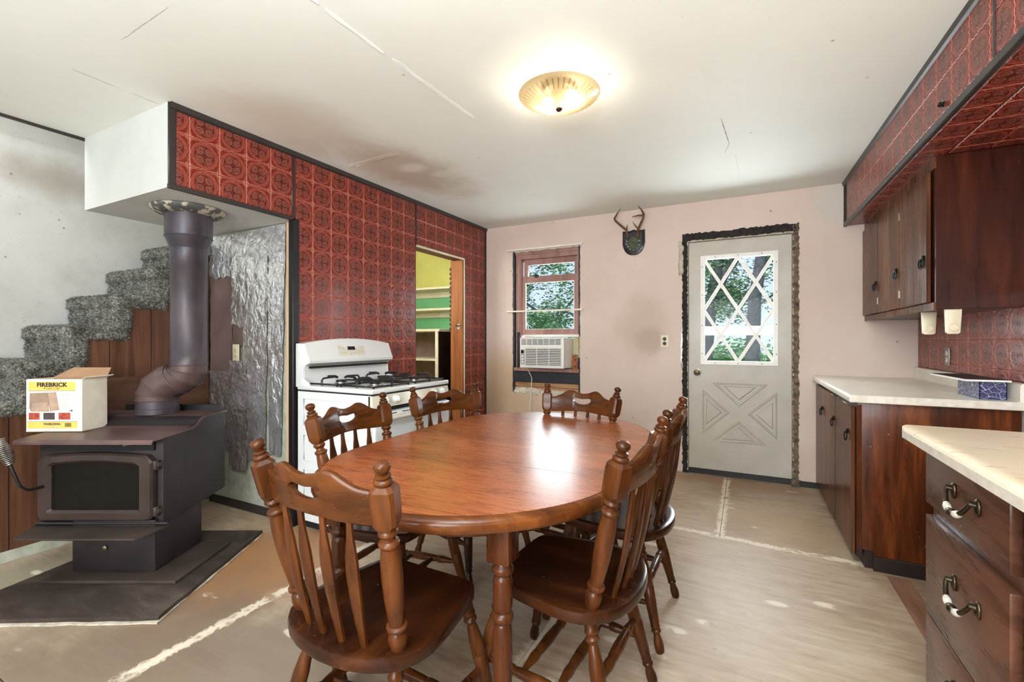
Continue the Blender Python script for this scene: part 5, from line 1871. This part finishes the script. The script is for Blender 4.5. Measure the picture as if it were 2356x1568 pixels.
    for i in range(len(xs) - 1):
        xm = (xs[i] + xs[i + 1]) / 2
        ins = abs(xm) < SW
        for j in range(5):
            if ins and j == 2: continue
            for V in (Fv, Kv):
                b.bm.faces.new((V[i][j], V[i + 1][j], V[i + 1][j + 1], V[i][j + 1]))
        for j in (0, 5):
            b.bm.faces.new((Fv[i][j], Fv[i + 1][j], Kv[i + 1][j], Kv[i][j]))
        if ins:
            for j in (2, 3):
                b.bm.faces.new((Fv[i][j], Fv[i + 1][j], Kv[i + 1][j], Kv[i][j]))
    for i in (0, len(xs) - 1):
        for j in range(5):
            b.bm.faces.new((Fv[i][j], Fv[i][j + 1], Kv[i][j + 1], Kv[i][j]))
    bmesh.ops.remove_doubles(b.bm, verts=b.bm.verts, dist=0.0001)
    b.make('crest_rail', M['chair_x'], t, 50)
    # four arrow spindles
    for k, (xb, xt) in enumerate(((-0.100, -0.118), (-0.034, -0.040), (0.034, 0.040), (0.100, 0.118))):
        A_ = Vector((xb, -0.228 - 0.012 * (1 - (xb / 0.1) ** 2), 0.440))
        H = Vector((xt, yc(xt, 0.80), 0.800))
        ax = (H - A_)
        q = ax.to_track_quat('Z', 'Y').to_matrix()
        xd = Vector((1, 0, 0))
        xd = (xd - ax.normalized() * xd.dot(ax.normalized())).normalized()
        yd_ = ax.normalized().cross(xd)
        rr = []
        for f, hw, ht in ((0, 0.0085, 0.008), (0.06, 0.0100, 0.008), (0.20, 0.0145, 0.008), (0.40, 0.0185, 0.008), (0.58, 0.0200, 0.008), (0.68, 0.0190, 0.008), (0.76, 0.0150, 0.0075), (0.83, 0.0105, 0.007), (0.90, 0.0085, 0.0075), (1.0, 0.0080, 0.0075)):
            c_ = A_ + ax * f - yd_ * 0.010 * math.sin(PI * f)
            cc = 0.42
            rr.append([c_ + xd * (hw * a) + yd_ * (ht * d_) for a, d_ in ((1, -cc), (1, cc), (cc, 1), (-cc, 1), (-1, cc), (-1, -cc), (-cc, -1), (cc, -1))])
        B().rings(rr).make('spindle', M['chair'], t, 35)
    # legs
    LEGP = [(0.012, 0.0), (0.016, 0.01), (0.0185, 0.05), (0.0175, 0.09), (0.0130, 0.145), (0.0125, 0.16), (0.0175, 0.172), (0.0190, 0.182), (0.0175, 0.192), (0.0150, 0.20), (0.0175, 0.21), (0.0180, 0.225), (0.0165, 0.24),
            (0.0185, 0.28), (0.0220, 0.44), (0.0228, 0.55), (0.0222, 0.552), (0.0222, 0.556), (0.0228, 0.558), (0.0215, 0.66), (0.0165, 0.76), (0.0130, 0.795), (0.0190, 0.812), (0.0215, 0.826), (0.0190, 0.84), (0.0150, 0.85), (0.0195, 0.863), (0.0205, 0.878), (0.0180, 0.893), (0.0190, 0.93), (0.0215, 1.0)]
    feet = {}
    for s in (-1, 1):
        for f, (tp, ft) in {'r': ((s * 0.150, -0.170, 0.414), (s * 0.215, -0.268, 0.0)), 'f': ((s * 0.160, 0.115, 0.414), (s * 0.217, 0.208, 0.0))}.items():
            feet[(s, f)] = (Vector(ft), Vector(tp))
            B().between(ft, tp, LEGP, 14).make('leg', M['chair'], t, 40)
    STR = [(0.0075, 0), (0.0085, 0.05), (0.0130, 0.16), (0.0150, 0.20), (0.0158, 0.215), (0.0158, 0.27), (0.0125, 0.28), (0.0150, 0.33), (0.0175, 0.5), (0.0150, 0.67), (0.0125, 0.72), (0.0158, 0.73), (0.0158, 0.785), (0.0150, 0.80), (0.0130, 0.84), (0.0085, 0.95), (0.0075, 1)]
    def at(k, z):
        a_, c_ = feet[k]
        return a_ + (c_ - a_) * (z / 0.414)
    sides = {}
    for s in (-1, 1):
        p, q = at((s, 'r'), 0.165), at((s, 'f'), 0.185)
        sides[s] = (p, q)
        B().between(p, q, STR, 12).make('stretcher', M['chair'], t, 40)
    for fr_ in (0.36, 0.66):
        p = sides[-1][0].lerp(sides[-1][1], fr_)
        q = sides[1][0].lerp(sides[1][1], fr_)
        B().between(p, q, STR, 12).make('stretcher', M['chair'], t, 40)
    B().between(at((-1, 'r'), 0.235), at((1, 'r'), 0.235), STR, 12).make('stretcher', M['chair'], t, 40)
    return t


proto = make_chair()
chairs = [(-0.929, 1.064, -1.5, 'maple chair closest to the camera, at the near end of the oval table'),
          (-1.328, 1.542, -87.4, 'maple chair directly in front of the white range, left side of the table'),
          (-1.313, 2.139, -109.3, 'maple chair turned askew at the far left of the table near the pantry'),
          (-0.894, 2.274, 173.5, 'maple chair at the far end of the table below the air conditioner'),
          (-0.557, 2.029, 89.7, 'farther of the two maple chairs on the right side of the table'),
          (-0.567, 1.443, 86.1, 'nearer of the two maple chairs on the right side of the table')]
for i, (x, y, a, lab) in enumerate(chairs):
    if i == 0:
        proto.location = (x, y, 0)
        proto.rotation_euler = (0, 0, math.radians(a))
        proto['label'] = lab
    else:
        dup(proto, (x, y, 0), math.radians(a), lab)

# ---------------------------------------------------------------- ceiling light
LX, LY = -0.795, 2.045
zl = zc(LY)
cl = thing('ceiling_light', 'lit ceiling lamp with a ribbed shallow glass bowl', 'lamp', (LX, LY, zl))
B().lathe([(0.085, 0.004), (0.085, -0.006), (0.074, -0.020), (0.03, -0.024), (0.001, -0.024)], 28).make('canopy', M['trim_dark'], cl)
b = B()
ns = 96
rr = []
for r, z in ((0.194, -0.036), (0.190, -0.040), (0.175, -0.050), (0.145, -0.066), (0.105, -0.083), (0.060, -0.096), (0.012, -0.102)):
    ring = []
    for j in range(ns):
        k = 1 + (0.006 if j % 2 else -0.006) * (1 if r > 0.05 else 0)
        a = 2 * PI * j / ns
        ring.append((r * k * math.cos(a), r * k * math.sin(a), z))
    rr.append(ring)
b.rings(rr, False, False)
b.make('glass_bowl', M['shade'], cl, 80)
B().lathe([(0.003, -0.024), (0.003, -0.104)], 8).make('stem', M['brass'], cl)
B().lathe([(0.014, -0.101), (0.016, -0.106), (0.011, -0.114), (0.002, -0.118)], 14).make('finial', M['pull'], cl)
for s, yy in ((1, 0.0), (-1, 0.01)):
    B().between((s * 0.03, yy, -0.03), (s * 0.04, yy, -0.042), [(0.014, 0), (0.014, 1)], 10).make('socket', M['ivory'], cl)
    B().sphere((s * 0.062, yy, -0.052), 0.024, 1.2, 1, 1, 12, 8).make('bulb', emit('lit_bulb_%d' % (s + 2), (1.0, 0.88, 0.68, 1), 95), cl)
# ---------------------------------------------------------------- right side: soffit, cabinets, counters
SA = math.radians(0.77)
sf = bpy.data.objects.new('soffit_right', None)
COL.objects.link(sf)
sf.location = (0.70, YB, 0)
sf.rotation_euler = (0, 0, SA)
struct(sf, 'red tiled soffit over the right hand cabinets')
B().box(0.0, 0.56, -6.6, 0.0, 2.105, 2.5).make('soffit_core', M['tile_backing'], sf)
# front face looks to -x: local x of the tile frame runs along -y
FF = Matrix(((0, -1, 0, -0.001), (-1, 0, 0, 0), (0, 0, 1, 0), (0, 0, 0, 1)))
tile_field(sf, FF, 0.09, 4.4, 2.128, 2.425, 0.04, 2.125)
# underside looks down: frame x along -y, z along +x
FU = Matrix(((0, 0, 1, 0), (-1, 0, 0, 0), (0, -1, 0, 2.104), (0, 0, 0, 1)))
tile_field(sf, FU, 0.02, 4.4, 0.02, 0.145, 0.04, 0.0)
tile_field(sf, FU, 1.49, 4.4, 0.145, 0.44, 0.04, 0.0)
B().box(-0.010, 0.014, -6.6, 0.0, 2.094, 2.126, 0.005, 2).make('edge_strip', M['trim_dark'], sf)
bb = B()
for k in range(12):
    y0, y1 = -6.6 * k / 12, -6.6 * (k + 1) / 12
    z0, z1 = zc(YB + y0), zc(YB + y1)
    bb.rings([[(0.0, y0, z0 - 0.030), (-0.014, y0, z0 - 0.022), (-0.022, y0, z0 + 0.01), (0.0, y0, z0 + 0.01)],
              [(0.0, y1, z1 - 0.030), (-0.014, y1, z1 - 0.022), (-0.022, y1, z1 + 0.01), (0.0, y1, z1 + 0.01)]])
bb.make('ceiling_moulding', M['trim_dark'], sf)
B().box(-0.008, 0.004, -0.030, -0.001, 2.10, 2.43, 0.003).make('end_strip', M['black'], sf)
B().box(-0.006, 0.002, -0.088, -0.076, 2.12, 2.42, 0.001).make('joint_strip', M['black'], sf)
B().box(-0.006, 0.002, -2.366, -2.352, 2.12, 2.41, 0.001).make('joint_strip', M['trim_dark'], sf)

o = B()
R4 = random.Random(9)
o.tube([(0.0 + 0.004 * math.sin(k * 1.9), 0.0 + 0.0022 * k - 0.022, 0.010 * math.sin(k * 1.3) + 0.0008 * k) for k in range(22)], 0.0028, 6)
o = o.make('wire_twist', M['ring'], None, 60)
o.location = (0.713, 2.46, 2.155)
tag(o, 'small twisted black wire at the lower edge of the red soffit', 'wire')

# backsplash tiles on the right wall
FR = Matrix(((0, -1, 0, XR - 0.001), (-1, 0, 0, 0), (0, 0, 1, 0), (0, 0, 0, 1)))
tile_field(wall_right, FR, -YB + 0.004, -2.0, 1.0, 1.43, -3.239, 1.052)
trim('dark backing at the end of the backsplash tiles', B().box(XR - 0.0009, XR, 2.0, YB - 0.002, 0.99, 1.44), M['tile_backing'])

# wall cabinet
uc = thing('wall_cabinet', 'dark brown wall cabinet under the red soffit with ring pulls', 'cabinet', (0.99, 3.68, 1.352))
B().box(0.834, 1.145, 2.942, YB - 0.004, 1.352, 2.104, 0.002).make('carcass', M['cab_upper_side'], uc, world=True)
b = B()
b.box(0.826, 0.836, 2.942, YB - 0.004, 2.045, 2.104, 0.001)
b.make('top_rail', M['cab_v'], uc, world=True)
B().box(0.826, 0.836, 2.942, YB - 0.004, 1.348, 1.386, 0.001).make('bottom_rail', M['cab_v'], uc, world=True)


def ring_pull(parent, x, y, z, n):
    """black iron drop pull: small backplate and two rings"""
    a = B().sphere((x - 0.004, y, z + 0.028), 0.010, 0.7, 1, 1.5, 10, 6)
    for s_ in ((-1, 1) if n == 2 else (0,)):
        c_ = Vector((x - 0.012, y + s_ * 0.013, z))
        a.tube([c_ + Vector((-0.004 * math.sin(q), 0.012 * math.sin(q), 0.024 * math.cos(q))) for q in [2 * PI * k / 18 for k in range(18)]], 0.0032, 6, closed=True)
    return a.make('pull', M['ring'], parent, 60, world=True)
for y0, y1, py_, h in ((2.992, 3.446, 3.03, 1.59), (3.452, 3.946, 3.50, 1.59), (3.952, 4.398, 3.99, 1.57)):
    dr = B().box(0.812, 0.830, y0, y1, 1.388, 2.043, 0.003).make('door', M['cab_v'], uc, world=True)
    ring_pull(dr, 0.812, py_, h, 2)
for y, z in ((3.449, 1.93), (3.449, 1.47), (3.949, 1.47)):
    B().box(0.809, 0.826, y - 0.004, y + 0.004, z - 0.022, z + 0.022, 0.001).make('hinge', M['steel'], uc, world=True)

# paper towel holder: two ivory arms under the cabinet
ph = thing('paper_towel_holder', 'empty ivory paper towel holder arms under the wall cabinet', 'towel holder', (0.88, 3.0, 1.35))
for (x0, x1, y) in ((0.872, 0.935, 2.955), (0.849, 0.912, 3.20)):
    arm = B().prism([(x0, 1.351), (x1, 1.351), (x1 - 0.006, 1.238), (x1 - 0.014, 1.230), (x0 + 0.012, 1.230), (x0 + 0.004, 1.238)], y, y + 0.020, 'y', 0.003).make('arm', M['ivory'], ph, world=True)
    B().prism([(x0 + 0.008, 1.345), (x1 - 0.008, 1.345), (x1 - 0.012, 1.243), (x0 + 0.012, 1.243)], y - 0.002, y + 0.002, 'y', 0.001).make('raised_face', M['ivory'], arm, world=True)
    B().lathe([(0.019, 0), (0.019, 0.004), (0.016, 0.005), (0.015, 0.002), (0.001, 0.002)], 18, Matrix.Translation(((x0 + x1) / 2, y - 0.002, 1.262)) @ Matrix.Rotation(PI / 2, 4, 'X')).make('roll_boss', M['ivory'], arm, world=True)

# far base cabinet
bc = thing('base_cabinet', 'dark brown base cabinet against the back wall with three narrow doors', 'cabinet', (0.83, 3.68, 0))
B().prism([(0.527, 0.10), (0.595, 0.10), (0.595, 0.0), (1.145, 0.0), (1.145, 0.876), (0.527, 0.876)], 2.972, 2.990, 'y', 0.001).make('side_panel', M['cab_side'], bc, world=True)
B().box(0.527, 0.55, 2.990, YB - 0.003, 0.05, 0.876).box(0.56, 1.145, 2.990, YB - 0.003, 0.0, 0.876).make('carcass', M['cab_dark'], bc, world=True)
B().box(0.523, 0.545, 2.968, 2.974, 0.10, 0.86, 0.001).make('edge_strip', M['cab_side'], bc, world=True)
B().box(0.592, 1.14, 2.960, 2.973, 0.0, 0.075, 0.002).make('kick_board', M['cab_dark'], bc, world=True)
for y0, y1, py_, pz_ in ((3.02, 3.506, 3.106, 0.668), (3.514, 3.90, 3.56, 0.670), (3.906, 4.398, 4.045, 0.670)):
    dr = B().box(0.508, 0.526, y0, y1, 0.050, 0.845, 0.003).make('door', M['cab_v'], bc, world=True)
    ring_pull(dr, 0.508, py_, pz_, 1)


def counter(name_label, x0, x1, y0, y1, z0, z1, mat, edge, corner=0.012):
    t = thing('countertop', name_label, 'countertop', ((x0 + x1) / 2, (y0 + y1) / 2, z0))
    pr = [(x1, z0), (x0 + 0.002, z0), (x0, z0 + 0.006), (x0, z1 - 0.012), (x0 + 0.004, z1 - 0.004), (x0 + 0.012, z1), (x1, z1)]
    rr = [[(u, y, v) for u, v in pr] for y in (y0, y1)]
    B().rings(rr).make('slab', mat, t, 50, world=True)
    return t
ct = counter('cream laminate countertop on the far base cabinet', 0.485, 1.146, 2.922, YB - 0.004, 0.876, 0.914, M['counter'], M['counter_edge'])
B().box(0.488, 1.146, 2.918, 2.9225, 0.878, 0.9135, 0.001).make('edge_band', M['counter_edge'], ct, world=True)
B().prism([(1.112, 0.914), (1.122, 0.918), (1.122, 0.985), (1.127, 0.996), (1.136, 1.0), (1.146, 1.0), (1.146, 0.914)], 2.922, YB - 0.004, 'y', 0.0).make('splash_lip', M['counter'], ct, world=True)

t = thing('lined_box', 'open box covered in blue web-patterned paper on the far counter', 'box', (1.07, 3.125, 0.914))
B().box(1.010, 1.014, 3.0, 3.25, 0.9145, 1.000, 0.001).make('side', M['web'], t, world=True)
B().box(1.010, 1.108, 3.0, 3.004, 0.9145, 1.000, 0.001).make('side', M['web'], t, world=True)
B().box(1.010, 1.108, 3.246, 3.25, 0.9145, 1.000, 0.001).make('side', M['web'], t, world=True)
B().box(1.104, 1.108, 3.0, 3.25, 0.9145, 1.000, 0.001).make('side', M['web'], t, world=True)
B().box(1.012, 1.106, 3.002, 3.248, 0.9145, 0.918).make('bottom', M['web'], t, world=True)
t = thing('shelf_board', 'thin dark board with white edge lying on the blue patterned box', 'board', (1.03, 3.2, 1.0))
B().box(0.948, 1.112, 2.968, 3.44, 1.001, 1.010, 0.001).make('panel', M['white_frame'], t, world=True)
B().box(0.952, 1.110, 2.972, 3.436, 1.0095, 1.0112).make('dark_face', M['navy'], t, world=True)

# foreground drawer cabinet
dc = thing('drawer_cabinet', 'scuffed dark brown drawer cabinet in the right foreground', 'cabinet', (0.83, 1.0, 0))
B().box(0.512, 1.145, -1.2, 1.83, 0.09, 0.876, 0.002).make('carcass', M['cab_drawer'], dc, world=True)
B().box(0.57, 1.145, -1.2, 1.815, 0.0, 0.09).make('toe_kick', M['cab_dark'], dc, world=True)
B().box(0.53, 1.14, 1.829, 1.836, 0.09, 0.872, 0.001).make('end_panel', M['cab_side'], dc, world=True)


def bail_pull(parent, x, y, z, L=0.075):
    """antique brass drop handle with a worn white grip"""
    for s_ in (-1, 1):
        o_ = B().sphere((x - 0.003, y + s_ * L, z + 0.006), 0.016, 0.4, 0.85, 1.35, 12, 8)
        o_.tube([(x - 0.004, y + s_ * L, z + 0.012), (x - 0.020, y + s_ * L, z + 0.014)], [0.008, 0.006], 8)
        o_.make('rosette', M['pull'], parent, 60, world=True)
    pts = []
    for k in range(21):
        a = -1 + 2 * k / 20
        pts.append((x - 0.018 - 0.010 * (1 - abs(a) ** 3), y + a * L, z + 0.010 - 0.042 * (1 - abs(a) ** 2.4)))
    rs = [0.005 + 0.0035 * (1 - abs(-1 + 2 * k / 20)) for k in range(21)]
    B().tube(pts, rs, 8).make('bail', M['pull'], parent, 60, world=True)
    B().tube(pts[4:9], [0.006, 0.009, 0.0095, 0.009, 0.007], 10).make('grip', M['ceramic'], parent, 60, world=True)
    B().tube(pts[12:17], [0.007, 0.009, 0.0095, 0.009, 0.006], 10).make('grip', M['ceramic'], parent, 60, world=True)
    B().sphere(pts[10], 0.011, 1, 1, 1, 12, 8).make('bead', M['pull'], parent, 60, world=True)
for z0, z1, hz in ((0.708, 0.864, 0.798), (0.378, 0.672, 0.556), (0.10, 0.372, 0.28)):
    dr = B().box(0.490, 0.513, 1.318, 1.815, z0, z1, 0.004, 2).make('drawer', M['cab_drawer'], dc, world=True)
    bail_pull(dr, 0.490, 1.525, hz, 0.07)
dr = B().box(0.490, 0.513, 0.60, 1.262, 0.708, 0.864, 0.004, 2).make('drawer', M['cab_drawer'], dc, world=True)
bail_pull(dr, 0.490, 0.93, 0.798)
B().box(0.490, 0.513, 0.60, 1.262, 0.10, 0.672, 0.004, 2).make('door', M['cab_drawer'], dc, world=True)
B().box(0.500, 0.516, 1.276, 1.292, 0.47, 0.55, 0.002).make('hinge', M['pull'], dc, world=True)
t = thing('countertop', 'beige wood-grain laminate countertop in the right foreground', 'countertop', (0.8, 0.5, 0.876))
P_ = [(1.146, -1.2), (0.463, -1.2), (0.463, 1.93), (0.470, 1.965), (0.487, 1.988), (0.515, 1.995), (1.146, 1.995)]
def off(k, z): return [(max(x, 0.463 + k) if x < 1.1 else x, min(y, 1.995 - k) if y > 0 else y, z) for x, y in P_]
B().rings([off(0.003, 0.876), off(0.0, 0.880), off(0.0, 0.902), off(0.004, 0.910), off(0.012, 0.914)]).make('slab', M['counter_fg'], t, 35, world=True)
B().box(0.4615, 0.4635, -1.2, 1.93, 0.879, 0.903).make('edge_band', M['counter_edge'], t, world=True)

# ---------------------------------------------------------------- outside
b = B().grid(12, 12, lambda s, q: (-16 + 32 * s, 4.9 + 30 * q, -0.45 + 0.12 * noise.noise(Vector((s * 5, q * 5, 0)))))
struct(b.make('ground', M['grass']), 'lawn outside')

def foliage(center, radius, count, size, seed, mat, name='foliage', parent=None, flat=1.0):
    count, size = int(count * 2.6), size * 0.56
    R2 = random.Random(seed)
    bm = bmesh.new()
    clumps = [Vector((R2.gauss(0, 0.5), R2.gauss(0, 0.5), R2.gauss(0, 0.42 * flat))) for _ in range(28)]
    for k in range(count):
        c_ = clumps[R2.randrange(28)]
        p = Vector(center) + Vector([(c_[i] + R2.gauss(0, 0.16)) * radius for i in range(3)])
        a, t_ = R2.random() * 2 * PI, R2.gauss(0, 0.7)
        u_ = Vector((math.cos(a), math.sin(a), 0.3 * t_)).normalized()
        v_ = u_.cross(Vector((R2.gauss(0, 1), R2.gauss(0, 1), R2.gauss(0, 1)))).normalized()
        s_ = size * (0.6 + 0.8 * R2.random())
        bm.faces.new([bm.verts.new(p + q) for q in (u_ * s_, v_ * s_ * 0.45, -u_ * s_, -v_ * s_ * 0.45)])
    me = bpy.data.meshes.new(name)
    bm.to_mesh(me)
    bm.free()
    me.materials.append(mat)
    o = bpy.data.objects.new(name, me)
    COL.objects.link(o)
    o['kind'] = 'stuff'
    if parent:
        o.parent = parent
        me.transform(chain(parent).inverted())
    return o


def tree(lab, x, y, trunk, crowns, seed, mat='leaf', r0=0.2):
    t = thing('tree', lab, 'tree', (x, y, -0.45), 0, 'trees outside')
    for path_, r_ in trunk:
        n_ = len(path_)
        B().tube([(x + p[0], y + p[1], p[2] - 0.45) for p in path_], [r_ * (1 - 0.35 * i / (n_ - 1)) for i in range(n_)], 9).make('trunk' if r_ > 0.09 else 'branch', M['bark'], t, 60, world=True)
    for k, (c_, rad_, cnt, sz) in enumerate(crowns):
        foliage((x + c_[0], y + c_[1], c_[2]), rad_, cnt, sz, seed + k, M[mat], 'foliage', t)
    return t


tree('tree with a single leaning trunk seen through the right of the door glass', 0.13, 12.0,
     [([(0, 0, 0), (0.02, 0, 1.5), (0.06, 0, 2.6), (0.2, 0, 3.6), (0.55, 0, 5.2)], 0.17), ([(0.06, 0, 2.4), (0.5, 0.2, 2.75), (1.1, 0.3, 2.9)], 0.03)],
     [((0.5, 0, 3.9), 0.9, 900, 0.09), ((0.6, 0.5, 2.7), 0.7, 350, 0.08), ((-0.5, 0.8, 2.2), 0.7, 500, 0.08)], 40)
tree('forked tree seen through the left of the door glass', -0.90, 12.6,
     [([(0, 0, 0), (0.02, 0, 1.4), (0.12, 0, 2.6), (0.36, 0, 4.0), (0.5, 0, 5.4)], 0.17), ([(0.05, 0, 2.0), (0.42, 0, 3.2), (0.85, 0, 4.2), (1.05, 0, 5.2)], 0.10), ([(0.5, 0, 3.3), (0.9, 0.1, 3.8)], 0.025)],
     [((-0.1, 0, 3.2), 0.8, 900, 0.09), ((0.6, 0.4, 2.3), 0.8, 700, 0.08), ((0.3, 0.3, 4.4), 0.8, 500, 0.09)], 60)
tree('leafy tree filling the left of the window', -5.4, 10.5,
     [([(0, 0, 0), (-0.1, 0, 1.8), (-0.2, 0, 3.0), (-0.2, 0, 4.2)], 0.12), ([(0.2, 0, 2.0), (1.0, 0, 2.5), (1.9, 0, 2.2)], 0.04), ([(0.4, 0, 2.6), (1.2, 0, 2.1), (1.9, 0, 2.9)], 0.03)],
     [((-0.1, 0, 2.7), 1.1, 2200, 0.085), ((0.6, 0.3, 3.6), 0.8, 900, 0.085), ((0.9, 0.3, 1.3), 0.9, 1500, 0.075), ((1.4, 0.3, 2.4), 0.7, 450, 0.07)], 80)
tree('small young tree in front of the window', -4.0, 9.6,
     [([(0, 0, 0), (0.0, 0, 1.2), (0.12, 0, 1.9), (0.3, 0, 2.5)], 0.05), ([(0, 0, 1.2), (-0.25, 0, 1.8), (-0.3, 0, 2.3)], 0.03)],
     [((0.0, 0, 1.5), 0.7, 700, 0.07)], 95)
for k, (x, y, lab) in enumerate(((-1.9, 14.0, 'green bush on the lawn, seen through the lower left of the door glass'), (0.6, 14.6, 'green bush on the lawn behind the single leaning trunk'), (3.4, 15.0, 'green bush on the lawn at the right edge of the door view'), (-6.5, 15.0, 'green bush far behind the window'))):
    t = thing('bush', lab, 'bush', (x, y, -0.45), 0, 'bushes beyond the lawn')
    foliage((x, y, 0.35), 1.7, 2600, 0.13, 200 + k, M['leaf2'], 'foliage', t, 0.6)
